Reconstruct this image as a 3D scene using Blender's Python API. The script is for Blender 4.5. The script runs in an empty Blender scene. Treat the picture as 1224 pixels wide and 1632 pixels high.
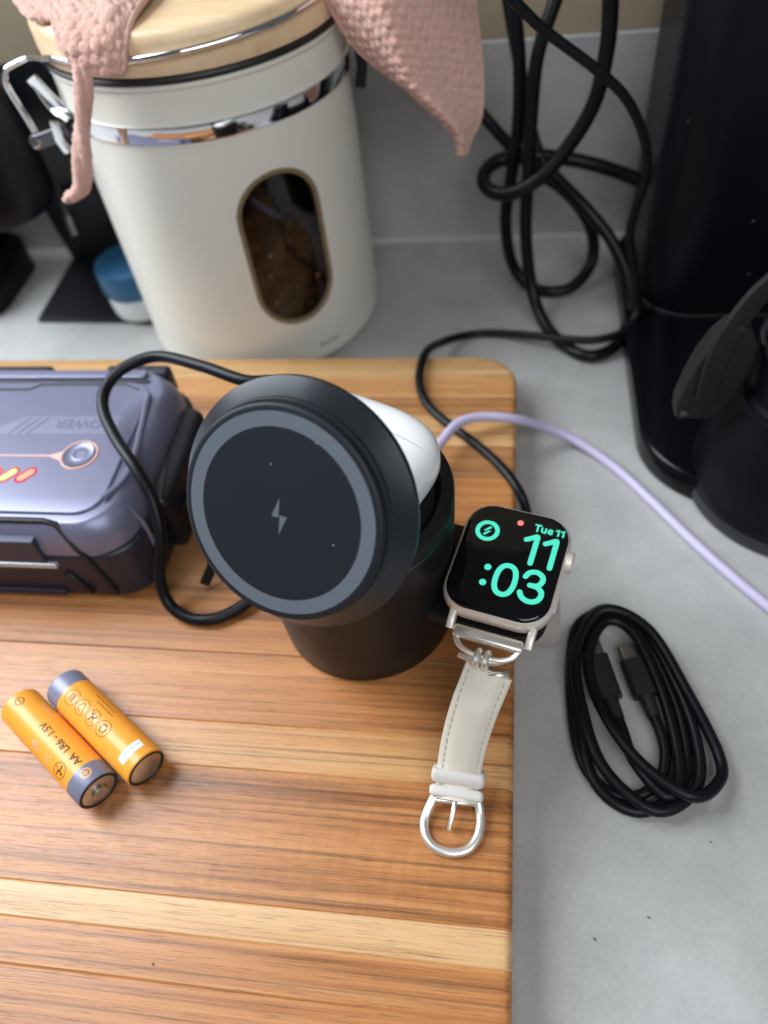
import bpy, bmesh, math, random
from mathutils import Vector, Matrix, noise
import numpy as np

random.seed(7)
SC = bpy.context.scene
COL = SC.collection
MM = 0.001
R = math.radians

# ---------------------------------------------------------------- camera
cd = bpy.data.cameras.new('camera')
cam = bpy.data.objects.new('camera', cd)
COL.objects.link(cam)
_X = Vector((0.98835601, 0.11290989, -0.10199881))
_D = Vector((0.02302132, -0.77358956, -0.63326868))
_F = Vector((-0.15040751, 0.62354675, -0.76718122))
cam.matrix_world = Matrix(((_X.x, -_D.x, -_F.x, 0.0), (_X.y, -_D.y, -_F.y, 0.0),
                           (_X.z, -_D.z, -_F.z, 0.268), (0, 0, 0, 1)))
cd.sensor_fit = 'VERTICAL'
cd.sensor_height = 36.0
cd.sensor_width = 27.0
cd.lens = 36.0 * 1226.0 / 1632.0
cd.clip_start = 0.01
cd.clip_end = 50.0
cd.dof.use_dof = True
cd.dof.focus_distance = 0.228
cd.dof.aperture_fstop = 7.8
SC.camera = cam

# ---------------------------------------------------------------- light
wd = bpy.data.worlds.new('World')
SC.world = wd
wd.use_nodes = True
bg = wd.node_tree.nodes['Background']
bg.inputs[0].default_value = (0.92, 0.95, 1.0, 1)
bg.inputs[1].default_value = 0.10

def area(name, loc, target, sx, sy, power, color):
    l = bpy.data.lights.new(name, 'AREA')
    l.shape = 'RECTANGLE'
    l.size = sx
    l.size_y = sy
    l.energy = power
    l.color = color
    o = bpy.data.objects.new(name, l)
    COL.objects.link(o)
    o.location = loc
    o.rotation_euler = (Vector(target) - Vector(loc)).to_track_quat('-Z', 'Y').to_euler()
    return o

area('window_light', (-0.70, 0.30, 0.66), (-0.06, 0.10, 0.03), 0.50, 0.80, 16.0, (0.90, 0.95, 1.0))
area('room_light', (0.16, -0.26, 0.55), (0.02, 0.30, 0.03), 0.50, 0.4, 2.7, (0.97, 0.98, 1.0))

SC.render.engine = 'CYCLES'
SC.view_settings.view_transform = 'Standard'
SC.view_settings.look = 'None'
SC.view_settings.gamma = 1.0
SC.view_settings.exposure = 0.0
SC.view_settings.use_curve_mapping = False
SC.cycles.max_bounces = 8
SC.cycles.use_denoising = True
SC.cycles.sample_clamp_indirect = 4.0

# ---------------------------------------------------------------- materials
MATS = {}

def srgb(r, g, b):
    def f(c):
        c /= 255.0
        return c / 12.92 if c <= 0.04045 else ((c + 0.055) / 1.055) ** 2.4
    return (f(r), f(g), f(b), 1.0)

def mat(name, color, rough=0.5, metal=0.0, spec=0.5, bump=None, vary=None, rvary=None, emit=None, coat=0.0, sheen=0.0, trans=0.0, ior=1.45, dust=None):
    """Principled material; bump=(scale per m, strength, distance mm); vary=(scale, amount) mottles the colour; rvary=(scale, amount) the gloss."""
    if name in MATS:
        return MATS[name]
    m = bpy.data.materials.new(name)
    m.use_nodes = True
    nt = m.node_tree
    b = nt.nodes['Principled BSDF']
    if len(color) == 3:
        color = (*color, 1.0)
    b.inputs['Base Color'].default_value = color
    b.inputs['Roughness'].default_value = rough
    b.inputs['Metallic'].default_value = metal
    b.inputs['Specular IOR Level'].default_value = spec
    b.inputs['Coat Weight'].default_value = coat
    b.inputs['Sheen Weight'].default_value = sheen
    b.inputs['Sheen Roughness'].default_value = 0.5
    b.inputs['Transmission Weight'].default_value = trans
    b.inputs['IOR'].default_value = ior
    if emit:
        b.inputs['Emission Color'].default_value = (*emit[0][:3], 1)
        b.inputs['Emission Strength'].default_value = emit[1]
    tc = nt.nodes.new('ShaderNodeTexCoord')
    def nz(scale, detail=4.0, rough_=0.6):
        n = nt.nodes.new('ShaderNodeTexNoise')
        n.inputs['Scale'].default_value = scale
        n.inputs['Detail'].default_value = detail
        n.inputs['Roughness'].default_value = rough_
        nt.links.new(tc.outputs['Object'], n.inputs['Vector'])
        return n
    last = None
    if vary:
        n = nz(vary[0])
        mx = nt.nodes.new('ShaderNodeMix')
        mx.data_type = 'RGBA'
        mx.inputs['A'].default_value = tuple(c * (1 - vary[1]) for c in color[:3]) + (1,)
        mx.inputs['B'].default_value = tuple(min(1, c * (1 + vary[1])) for c in color[:3]) + (1,)
        nt.links.new(n.outputs['Fac'], mx.inputs['Factor'])
        nt.links.new(mx.outputs['Result'], b.inputs['Base Color'])
        last = mx.outputs['Result']
    if dust:
        # sparse pale lint specks lying on the surface
        v = nt.nodes.new('ShaderNodeTexVoronoi')
        v.inputs['Scale'].default_value = dust[0]
        nt.links.new(tc.outputs['Object'], v.inputs['Vector'])
        lt = nt.nodes.new('ShaderNodeMath'); lt.operation = 'LESS_THAN'
        lt.inputs[1].default_value = dust[1]
        nt.links.new(v.outputs['Distance'], lt.inputs[0])
        sep = nt.nodes.new('ShaderNodeSeparateColor')
        nt.links.new(v.outputs['Color'], sep.inputs[0])
        gt = nt.nodes.new('ShaderNodeMath'); gt.operation = 'GREATER_THAN'
        gt.inputs[1].default_value = dust[2]
        nt.links.new(sep.outputs[0], gt.inputs[0])
        mu = nt.nodes.new('ShaderNodeMath'); mu.operation = 'MULTIPLY'
        nt.links.new(lt.outputs[0], mu.inputs[0]); nt.links.new(gt.outputs[0], mu.inputs[1])
        mx = nt.nodes.new('ShaderNodeMix'); mx.data_type = 'RGBA'
        if last: nt.links.new(last, mx.inputs['A'])
        else: mx.inputs['A'].default_value = color
        mx.inputs['B'].default_value = (0.42, 0.43, 0.44, 1)
        nt.links.new(mu.outputs[0], mx.inputs['Factor'])
        nt.links.new(mx.outputs['Result'], b.inputs['Base Color'])
    if rvary:
        n = nz(rvary[0], 5.0)
        mr = nt.nodes.new('ShaderNodeMapRange')
        mr.inputs['To Min'].default_value = max(0.02, rough - rvary[1])
        mr.inputs['To Max'].default_value = min(1.0, rough + rvary[1])
        nt.links.new(n.outputs['Fac'], mr.inputs['Value'])
        nt.links.new(mr.outputs['Result'], b.inputs['Roughness'])
    if bump:
        n = nz(bump[0], 3.0)
        bp = nt.nodes.new('ShaderNodeBump')
        bp.inputs['Strength'].default_value = bump[1]
        bp.inputs['Distance'].default_value = bump[2] * MM
        nt.links.new(n.outputs['Fac'], bp.inputs['Height'])
        nt.links.new(bp.outputs['Normal'], b.inputs['Normal'])
    MATS[name] = m
    return m

def emat(name, color, strength):
    if name in MATS:
        return MATS[name]
    m = bpy.data.materials.new(name)
    m.use_nodes = True
    nt = m.node_tree
    nt.nodes.clear()
    e = nt.nodes.new('ShaderNodeEmission')
    e.inputs[0].default_value = (*color[:3], 1)
    e.inputs[1].default_value = strength
    o = nt.nodes.new('ShaderNodeOutputMaterial')
    nt.links.new(e.outputs[0], o.inputs[0])
    MATS[name] = m
    return m

def wood(name, dark, mid, light, seed, fig=0.0, rough=0.33, calm=0.0):
    m = bpy.data.materials.new(name)
    m.use_nodes = True
    nt = m.node_tree
    b = nt.nodes['Principled BSDF']
    L = nt.links.new
    def N(t): return nt.nodes.new(t)
    tc = N('ShaderNodeTexCoord')
    def mapped(sx, sy, sz, off):
        mp = N('ShaderNodeMapping')
        mp.inputs['Scale'].default_value = (sx, sy, sz)
        mp.inputs['Location'].default_value = (off, off * 1.7, off * 0.3)
        L(tc.outputs['Object'], mp.inputs['Vector'])
        return mp.outputs['Vector']
    def noise_(vec, sc, det, ro=0.6, dist=0.0):
        n = N('ShaderNodeTexNoise')
        n.inputs['Scale'].default_value = sc
        n.inputs['Detail'].default_value = det
        n.inputs['Roughness'].default_value = ro
        n.inputs['Distortion'].default_value = dist
        L(vec, n.inputs['Vector'])
        return n.outputs['Fac']
    def mathn(op, a, b_):
        n = N('ShaderNodeMath'); n.operation = op
        for i, v in enumerate((a, b_)):
            if isinstance(v, (int, float)): n.inputs[i].default_value = v
            else: L(v, n.inputs[i])
        return n.outputs[0]
    # broad figure that wanders slowly along the grain
    broad = noise_(mapped(2.2, 70, 40, seed), 1.0, 6.0, 0.6, 0.25)
    # growth lines
    line = noise_(mapped(4.5, 330, 200, seed + 3.3), 1.0, 4.0, 0.65, 0.25)
    fine = noise_(mapped(26, 1500, 900, seed + 9.1), 1.0, 3.0, 0.7)
    t = mathn('ADD', mathn('MULTIPLY', broad, 0.66), mathn('MULTIPLY', line, 0.58))
    t = mathn('ADD', t, mathn('MULTIPLY', fine, 0.36))
    t = mathn('SUBTRACT', t, 0.315)
    ramp = N('ShaderNodeValToRGB')
    cr = ramp.color_ramp
    cr.elements[0].position = 0.30; cr.elements[0].color = (*dark, 1)
    cr.elements[1].position = 0.72; cr.elements[1].color = (*light, 1)
    e = cr.elements.new(0.47); e.color = (*mid, 1)
    L(t, ramp.inputs['Fac'])
    # dark thin late-wood lines
    thr = N('ShaderNodeMapRange')
    thr.inputs['From Min'].default_value = 0.36
    thr.inputs['From Max'].default_value = 0.45
    thr.inputs['To Min'].default_value = 0.58 + 0.38 * calm
    thr.inputs['To Max'].default_value = 1.0
    L(noise_(mapped(2.4, 430, 200, seed + 17.0), 1.0, 5.0, 0.65, 0.2), thr.inputs['Value'])
    pores = N('ShaderNodeMapRange')
    pores.inputs['From Min'].default_value = 0.30
    pores.inputs['From Max'].default_value = 0.42
    pores.inputs['To Min'].default_value = 0.56 + 0.40 * calm
    pores.inputs['To Max'].default_value = 1.0
    L(noise_(mapped(90, 3000, 1500, seed + 5.0), 1.0, 2.0), pores.inputs['Value'])
    k = mathn('MULTIPLY', thr.outputs['Result'], pores.outputs['Result'])
    if fig:
        # cross-grain ripple figure
        rp = noise_(mapped(330, 85, 60, seed + 2.0), 1.0, 2.0, 0.5, 0.6)
        k = mathn('MULTIPLY', k, mathn('ADD', 1.0 - fig * 0.5, mathn('MULTIPLY', rp, fig)))
    # faint knife marks crossing the grain at two angles
    for ang, sd in ((38.0, 4.0), (-27.0, 11.0)):
        mp = N('ShaderNodeMapping')
        mp.inputs['Rotation'].default_value = (0, 0, R(ang))
        mp.inputs['Scale'].default_value = (9, 420, 1)
        mp.inputs['Location'].default_value = (sd, sd * 2.1, 0)
        L(tc.outputs['Object'], mp.inputs['Vector'])
        f_ = noise_(mp.outputs['Vector'], 1.0, 1.0, 0.4)
        band = mathn('LESS_THAN', mathn('ABSOLUTE', mathn('SUBTRACT', f_, 0.5), 0.0), 0.006)
        mask = mathn('GREATER_THAN', noise_(mapped(38, 38, 38, sd + seed), 1.0, 2.0), 0.60)
        k = mathn('MULTIPLY', k, mathn('SUBTRACT', 1.0, mathn('MULTIPLY', mathn('MULTIPLY', band, mask), 0.22 * (1 - calm))))
    mx = N('ShaderNodeMix'); mx.data_type = 'RGBA'; mx.blend_type = 'MULTIPLY'
    mx.inputs['Factor'].default_value = 1.0
    L(ramp.outputs['Color'], mx.inputs['A'])
    cmb = N('ShaderNodeCombineColor')
    for i in range(3): L(k, cmb.inputs[i])
    L(cmb.outputs[0], mx.inputs['B'])
    L(mx.outputs['Result'], b.inputs['Base Color'])
    rr = N('ShaderNodeMapRange')
    rr.inputs['To Min'].default_value = rough - 0.10
    rr.inputs['To Max'].default_value = rough + 0.16
    L(line, rr.inputs['Value'])
    L(rr.outputs['Result'], b.inputs['Roughness'])
    b.inputs['Specular IOR Level'].default_value = 0.5
    bp = N('ShaderNodeBump')
    bp.inputs['Strength'].default_value = 0.35
    bp.inputs['Distance'].default_value = 0.15 * MM
    hsum = mathn('ADD', mathn('MULTIPLY', k, 1.0), mathn('MULTIPLY', fine, 0.7))
    L(hsum, bp.inputs['Height'])
    L(bp.outputs['Normal'], b.inputs['Normal'])
    return m

def quartz(name, base):
    m = bpy.data.materials.new(name)
    m.use_nodes = True
    nt = m.node_tree
    b = nt.nodes['Principled BSDF']
    L = nt.links.new
    tc = nt.nodes.new('ShaderNodeTexCoord')
    def nz(sc, det, ro):
        n = nt.nodes.new('ShaderNodeTexNoise')
        n.inputs['Scale'].default_value = sc; n.inputs['Detail'].default_value = det; n.inputs['Roughness'].default_value = ro
        L(tc.outputs['Object'], n.inputs['Vector'])
        return n.outputs['Fac']
    r1 = nt.nodes.new('ShaderNodeValToRGB')
    r1.color_ramp.elements[0].position = 0.32
    r1.color_ramp.elements[0].color = tuple(c * 0.87 for c in base) + (1,)
    r1.color_ramp.elements[1].position = 0.66
    r1.color_ramp.elements[1].color = tuple(min(1, c * 1.08) for c in base) + (1,)
    L(nz(34, 7, 0.62), r1.inputs['Fac'])
    # small stray dark specks
    v = nt.nodes.new('ShaderNodeTexVoronoi'); v.inputs['Scale'].default_value = 70
    L(tc.outputs['Object'], v.inputs['Vector'])
    lt = nt.nodes.new('ShaderNodeMapRange')
    lt.inputs['From Min'].default_value = 0.045; lt.inputs['From Max'].default_value = 0.075
    lt.inputs['To Min'].default_value = 1.0; lt.inputs['To Max'].default_value = 0.0
    L(v.outputs['Distance'], lt.inputs['Value'])
    sp = nt.nodes.new('ShaderNodeSeparateColor'); L(v.outputs['Color'], sp.inputs[0])
    gt = nt.nodes.new('ShaderNodeMath'); gt.operation = 'GREATER_THAN'; gt.inputs[1].default_value = 0.82
    L(sp.outputs[0], gt.inputs[0])
    mu = nt.nodes.new('ShaderNodeMath'); mu.operation = 'MULTIPLY'
    L(lt.outputs[0], mu.inputs[0]); L(gt.outputs[0], mu.inputs[1])
    mx = nt.nodes.new('ShaderNodeMix'); mx.data_type = 'RGBA'
    L(mu.outputs[0], mx.inputs['Factor']); L(r1.outputs['Color'], mx.inputs['A'])
    mx.inputs['B'].default_value = (0.20, 0.15, 0.10, 1)
    fg = nt.nodes.new('ShaderNodeMapRange')
    fg.inputs['From Min'].default_value = 0.3; fg.inputs['From Max'].default_value = 0.7
    fg.inputs['To Min'].default_value = 0.93; fg.inputs['To Max'].default_value = 1.05
    L(nz(520, 3, 0.7), fg.inputs['Value'])
    cc_ = nt.nodes.new('ShaderNodeCombineColor')
    for i in range(3): L(fg.outputs['Result'], cc_.inputs[i])
    m2 = nt.nodes.new('ShaderNodeMix'); m2.data_type = 'RGBA'; m2.blend_type = 'MULTIPLY'; m2.inputs['Factor'].default_value = 1.0
    L(mx.outputs['Result'], m2.inputs['A']); L(cc_.outputs[0], m2.inputs['B'])
    L(m2.outputs['Result'], b.inputs['Base Color'])
    rr = nt.nodes.new('ShaderNodeMapRange'); rr.inputs['To Min'].default_value = 0.30; rr.inputs['To Max'].default_value = 0.52
    L(nz(60, 4, 0.6), rr.inputs['Value']); L(rr.outputs['Result'], b.inputs['Roughness'])
    return m

# ---------------------------------------------------------------- mesh helpers (all in mm)
ROOTM = {}

def link(name, me, mtl, parent=None, smooth=True, kind=None, label=None):
    """me is a mesh in metres, in the parent's local frame."""
    me.name = name
    if mtl is not None:
        me.materials.append(mtl)
    if smooth:
        for p in me.polygons: p.use_smooth = True
    o = bpy.data.objects.new(name, me)
    COL.objects.link(o)
    if parent is not None: o.parent = parent
    if kind: o['kind'] = kind
    if label: o['label'] = label
    return o

def bm_mesh(bm, M=None, off=None, auto=None):
    if M is not None: bmesh.ops.transform(bm, matrix=M, verts=bm.verts)
    if off is not None: bmesh.ops.translate(bm, vec=Vector(off), verts=bm.verts)
    bmesh.ops.scale(bm, vec=(MM, MM, MM), verts=bm.verts)
    bmesh.ops.recalc_face_normals(bm, faces=bm.faces)
    if auto is not None:
        for e in bm.edges:
            if len(e.link_faces) == 2 and e.calc_face_angle(0) > R(auto): e.smooth = False
    me = bpy.data.meshes.new('m')
    bm.to_mesh(me); bm.free()
    return me

class Thing:
    """An Empty at a thing's base; parts are added in mm, in the Empty's frame or (world=True) in scene coordinates."""
    def __init__(self, name, label, cat, loc=(0, 0, 0), rot=None, group=None):
        o = bpy.data.objects.new(name, None)
        COL.objects.link(o)
        M = Matrix.Translation(Vector(loc) * MM)
        if rot is not None: M = M @ rot.to_4x4()
        o.matrix_world = M
        o.empty_display_size = 0.01
        o['label'] = label; o['category'] = cat
        if group: o['group'] = group
        self.o = o
        self.inv = (Matrix.Translation(Vector(loc)) @ (rot.to_4x4() if rot is not None else Matrix())).inverted()
    def part(self, name, bm, mtl, world=False, parent=None, smooth=True, auto=35, label=None, kind=None):
        me = bm_mesh(bm, self.inv if world else None, auto=auto if smooth else None)
        return link(name, me, mtl, parent or self.o, smooth, kind, label)

def solo(name, bm, mtl, label, cat, group=None, smooth=True, auto=35, base=None):
    """A thing that is one mesh; its origin is moved to base."""
    base = Vector(base) if base is not None else Vector((0, 0, 0))
    me = bm_mesh(bm, off=-base, auto=auto if smooth else None)
    o = link(name, me, mtl, None, smooth)
    o.location = base * MM
    o['label'] = label; o['category'] = cat
    if group: o['group'] = group
    return o

def struct(name, bm, mtl, smooth=False):
    o = link(name, bm_mesh(bm, auto=35 if smooth else None), mtl, None, smooth)
    o['kind'] = 'structure'
    return o

def box(x0, x1, y0, y1, z0, z1, bev=0.0, seg=3, bm=None):
    own = bm is None
    b = bmesh.new()
    bmesh.ops.create_cube(b, size=1)
    bmesh.ops.scale(b, vec=(x1 - x0, y1 - y0, z1 - z0), verts=b.verts)
    bmesh.ops.translate(b, vec=((x0 + x1) / 2, (y0 + y1) / 2, (z0 + z1) / 2), verts=b.verts)
    if bev: bmesh.ops.bevel(b, geom=list(b.edges), offset=bev, segments=seg, profile=0.5, affect='EDGES')
    if own: return b
    join(bm, b)
    return bm

def join(dst, src, M=None):
    if M is not None: bmesh.ops.transform(src, matrix=M, verts=src.verts)
    mp = {}
    for v in src.verts: mp[v] = dst.verts.new(v.co)
    for f in src.faces:
        try: dst.faces.new([mp[v] for v in f.verts])
        except ValueError: pass
    src.free()
    return dst

def rrect(x0, x1, y0, y1, r, seg=8):
    pts = []
    rs = r if isinstance(r, (list, tuple)) else (r, r, r, r)   # br, tr, tl, bl
    for (cx, cy, a0, rr) in ((x1, y0, -90, rs[0]), (x1, y1, 0, rs[1]), (x0, y1, 90, rs[2]), (x0, y0, 180, rs[3])):
        sx = -1 if cx == x1 else 1
        sy = -1 if cy == y1 else 1
        c = (cx + sx * rr, cy + sy * rr)
        for i in range(seg + 1):
            a = R(a0 + 90 * i / seg)
            pts.append((c[0] + rr * math.cos(a), c[1] + rr * math.sin(a)))
    return pts

def rings(loops, closed_bottom=True, closed_top=True, bm=None):
    """Skin a stack of equal-length point loops."""
    b = bm or bmesh.new()
    vs = [[b.verts.new(Vector(p)) for p in lp] for lp in loops]
    n = len(vs[0])
    for i in range(len(vs) - 1):
        for j in range(n):
            k = (j + 1) % n
            b.faces.new((vs[i][j], vs[i][k], vs[i + 1][k], vs[i + 1][j]))
    if closed_bottom: b.faces.new(list(reversed(vs[0])))
    if closed_top: b.faces.new(vs[-1])
    return b

def inset(poly, d):
    """Shrink a convex-ish polygon by d along vertex normals."""
    n = len(poly); out = []
    for i in range(n):
        a = Vector(poly[i - 1]); b = Vector(poly[i]); c = Vector(poly[(i + 1) % n])
        e1 = (b - a); e2 = (c - b)
        if e1.length < 1e-6: e1 = e2
        if e2.length < 1e-6: e2 = e1
        n1 = Vector((-e1.y, e1.x)).normalized(); n2 = Vector((-e2.y, e2.x)).normalized()
        nn = (n1 + n2)
        if nn.length < 1e-6: nn = n1
        nn.normalize()
        k = d / max(0.35, nn.dot(n1))
        out.append((b.x + nn.x * k, b.y + nn.y * k))
    return out

def slab(poly, z0, z1, bt=0.0, bb=0.0, seg=4):
    """Prism of a CCW polygon with rounded top (bt) and bottom (bb) edges."""
    loops = []
    if bb:
        for i in range(seg + 1):
            a = math.pi / 2 * i / seg
            loops.append([(x, y, z0 + bb * (1 - math.sin(a))) for x, y in inset(poly, bb * (1 - math.cos(a)))][:])
        loops = loops[::-1] if loops[0][0][2] > loops[-1][0][2] else loops
        # order bottom -> up
        loops.sort(key=lambda l: l[0][2])
    else:
        loops.append([(x, y, z0) for x, y in poly])
    if bt:
        for i in range(seg + 1):
            a = math.pi / 2 * i / seg
            loops.append([(x, y, z1 - bt + bt * math.sin(a)) for x, y in inset(poly, bt * (1 - math.cos(a)))])
    else:
        loops.append([(x, y, z1) for x, y in poly])
    return rings(loops)

def lathe(profile, n=64, bm=None, M=None):
    b = bmesh.new()
    cols = []
    for (r, z) in profile:
        if r < 1e-6: cols.append([b.verts.new((0, 0, z))])
        else: cols.append([b.verts.new((r * math.cos(2 * math.pi * i / n), r * math.sin(2 * math.pi * i / n), z)) for i in range(n)])
    for a, c in zip(cols[:-1], cols[1:]):
        for i in range(n):
            k = (i + 1) % n
            va = [a[0]] if len(a) == 1 else [a[i], a[k]]
            vc = [c[0]] if len(c) == 1 else [c[k], c[i]]
            if len(va) + len(vc) >= 3: b.faces.new(va + vc)
    if M is not None: bmesh.ops.transform(b, matrix=M, verts=b.verts)
    if bm is not None: return join(bm, b)
    return b

def catmull(pts, step=2.0, closed=False):
    P = [Vector(p) for p in pts]
    n = len(P)
    out = []
    segs = n if closed else n - 1
    for i in range(segs):
        p1 = P[i]; p2 = P[(i + 1) % n]
        p0 = P[i - 1] if (closed or i > 0) else p1 * 2 - p2
        p3 = P[(i + 2) % n] if (closed or i + 2 < n) else p2 * 2 - p1
        k = max(2, int((p2 - p1).length / step))
        # centripetal-ish
        for j in range(k):
            t = j / k
            out.append(0.5 * ((2 * p1) + (p2 - p0) * t + (2 * p0 - 5 * p1 + 4 * p2 - p3) * t * t + (3 * p1 - p0 - 3 * p2 + p3) * t ** 3))
    if not closed: out.append(P[-1])
    return out

def tube(pts, r, n=12, closed=False, smooth=True, step=2.0, bm=None, prof=None, up=None):
    """Sweep a circle (or the 2D outline prof) along a curve; r may be a function of 0..1."""
    C = catmull(pts, step, closed) if smooth else [Vector(p) for p in pts]
    m = len(C)
    b = bmesh.new()
    loops = []
    prevn = Vector(up) if up is not None else None
    for i in range(m):
        if closed: t = (C[(i + 1) % m] - C[i - 1])
        else: t = C[min(i + 1, m - 1)] - C[max(i - 1, 0)]
        t.normalize()
        if prevn is None:
            prevn = Vector((0, 0, 1)) if abs(t.z) < 0.9 else Vector((1, 0, 0))
        nn = prevn - t * prevn.dot(t)
        if nn.length < 1e-5: nn = t.orthogonal()
        nn.normalize()
        if up is None: prevn = nn
        bb = t.cross(nn)
        rr = r(i / (m - 1)) if callable(r) else r
        if prof is None:
            lp = [C[i] + nn * (rr * math.cos(2 * math.pi * j / n)) + bb * (rr * math.sin(2 * math.pi * j / n)) for j in range(n)]
        else:
            lp = [C[i] + bb * (x * rr) + nn * (y * rr) for x, y in prof]
        loops.append(lp)
    if closed: rings(loops + [loops[0]], False, False, b); bmesh.ops.remove_doubles(b, verts=b.verts, dist=1e-4)
    else: rings(loops, True, True, b)
    if bm is not None: return join(bm, b)
    return b

def stroke2d(pts, w, z=0.0, cap=8, smooth=True, step=0.3, closed=False):
    """Flat round-capped pen stroke in the xy plane."""
    C = [Vector((p[0], p[1], 0)) for p in pts]
    if smooth: C = catmull(C, step, closed)
    m = len(C); b = bmesh.new()
    Lf, Rt = [], []
    for i in range(m):
        if closed: t = C[(i + 1) % m] - C[i - 1]
        else: t = C[min(i + 1, m - 1)] - C[max(i - 1, 0)]
        t.normalize()
        nrm = Vector((-t.y, t.x, 0)) * (w / 2)
        Lf.append(C[i] + nrm); Rt.append(C[i] - nrm)
    if closed:
        vl = [b.verts.new((p.x, p.y, z)) for p in Lf]; vr = [b.verts.new((p.x, p.y, z)) for p in Rt]
        for i in range(m):
            k = (i + 1) % m
            b.faces.new((vl[i], vr[i], vr[k], vl[k]))
        return b
    def capp(c, a0):
        return [Vector((c.x + w / 2 * math.cos(a0 + math.pi * i / cap), c.y + w / 2 * math.sin(a0 + math.pi * i / cap), 0)) for i in range(1, cap)]
    vl = [b.verts.new((p.x, p.y, z)) for p in Lf]; vr = [b.verts.new((p.x, p.y, z)) for p in Rt]
    for i in range(m - 1): b.faces.new((vl[i], vr[i], vr[i + 1], vl[i + 1]))
    t = C[-1] - C[-2]; a = math.atan2(-t.x, t.y) + math.pi  # right normal angle
    a = math.atan2(t.y, t.x) - math.pi / 2
    e = [b.verts.new((p.x, p.y, z)) for p in capp(C[-1], a)]
    b.faces.new([vr[-1]] + e + [vl[-1]])
    t = C[1] - C[0]; a = math.atan2(t.y, t.x) + math.pi / 2
    e = [b.verts.new((p.x, p.y, z)) for p in capp(C[0], a)]
    b.faces.new([vl[0]] + e + [vr[0]])
    return b

def disc2d(cx, cy, r, z=0.0, n=28, r0=0.0):
    b = bmesh.new()
    o = [b.verts.new((cx + r * math.cos(2 * math.pi * i / n), cy + r * math.sin(2 * math.pi * i / n), z)) for i in range(n)]
    if r0 <= 0: b.faces.new(o)
    else:
        q = [b.verts.new((cx + r0 * math.cos(2 * math.pi * i / n), cy + r0 * math.sin(2 * math.pi * i / n), z)) for i in range(n)]
        for i in range(n):
            k = (i + 1) % n
            b.faces.new((q[i], o[i], o[k], q[k]))
    return b

def poly2d(pts, z=0.0):
    b = bmesh.new()
    b.faces.new([b.verts.new((p[0], p[1], z)) for p in pts])
    return b

def text2d(s, size, bold=0.0, align='LEFT'):
    cu = bpy.data.curves.new('t', 'FONT')
    cu.body = s; cu.size = size; cu.offset = bold; cu.align_x = align
    cu.resolution_u = 4
    ob = bpy.data.objects.new('t', cu)
    me = bpy.data.meshes.new_from_object(ob)
    b = bmesh.new(); b.from_mesh(me)
    bpy.data.objects.remove(ob); bpy.data.meshes.remove(me); bpy.data.curves.remove(cu)
    return b

def grid_patch(ctrl, nu, nv):
    """Bicubic (Catmull-Rom) surface through a control grid -> array [nv][nu] of Vectors."""
    def cr(p, t):
        n = len(p) - 1
        x = t * n; i = min(int(x), n - 1); f = x - i
        p1, p2 = p[i], p[i + 1]
        p0 = p[i - 1] if i > 0 else p1 * 2 - p2
        p3 = p[i + 2] if i + 2 <= n else p2 * 2 - p1
        return 0.5 * ((2 * p1) + (p2 - p0) * f + (2 * p0 - 5 * p1 + 4 * p2 - p3) * f * f + (3 * p1 - p0 - 3 * p2 + p3) * f ** 3)
    rows = [[cr([Vector(p) for p in r], i / (nu - 1)) for i in range(nu)] for r in ctrl]
    return [[cr([r[i] for r in rows], j / (nv - 1)) for i in range(nu)] for j in range(nv)]

# ================================================================ SETTING
M_COUNTER = quartz('quartz_counter', (0.405, 0.41, 0.405))
WALLY = 441.0
struct('counter', box(-900, 600, -350, WALLY + 30, -30, 0), M_COUNTER)
struct('backsplash', box(-480, 600, WALLY, WALLY + 20, 0.4, 112, bev=0.6, seg=2), M_COUNTER)
struct('wall', box(-480, 600, WALLY + 1.0, WALLY + 40, 112.3, 620), mat('wall_paint', (0.33, 0.275, 0.19), 0.85, bump=(900, 0.2, 0.2), vary=(25, 0.06)))
struct('sealant_joint', tube([(-480, WALLY - 0.5, 0.6), (600, WALLY - 0.5, 0.6)], 1.1, n=8, smooth=False), mat('sealant', (0.52, 0.515, 0.50), 0.6))

# ---------------------------------------------------------------- cutting board
BT = 20.0          # top of board
BX1, BYB = 6.0, 303.0
CR = 20.0

board = Thing('cutting_board', 'brown teak cutting board of long glued planks lying on the counter', 'cutting board', (-150, 130, 0))

def board_sd(x, y):
    """distance inside the board's rounded outline (right and back edges)."""
    dx = BX1 - x; dy = BYB - y
    if dx < CR and dy < CR:
        return CR - math.hypot(CR - dx, CR - dy)
    return min(dx, dy)

def xr(y):
    dy = BYB - y
    if dy < CR: return BX1 - CR + math.sqrt(max(0, CR * CR - (CR - dy) ** 2))
    return BX1

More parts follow.
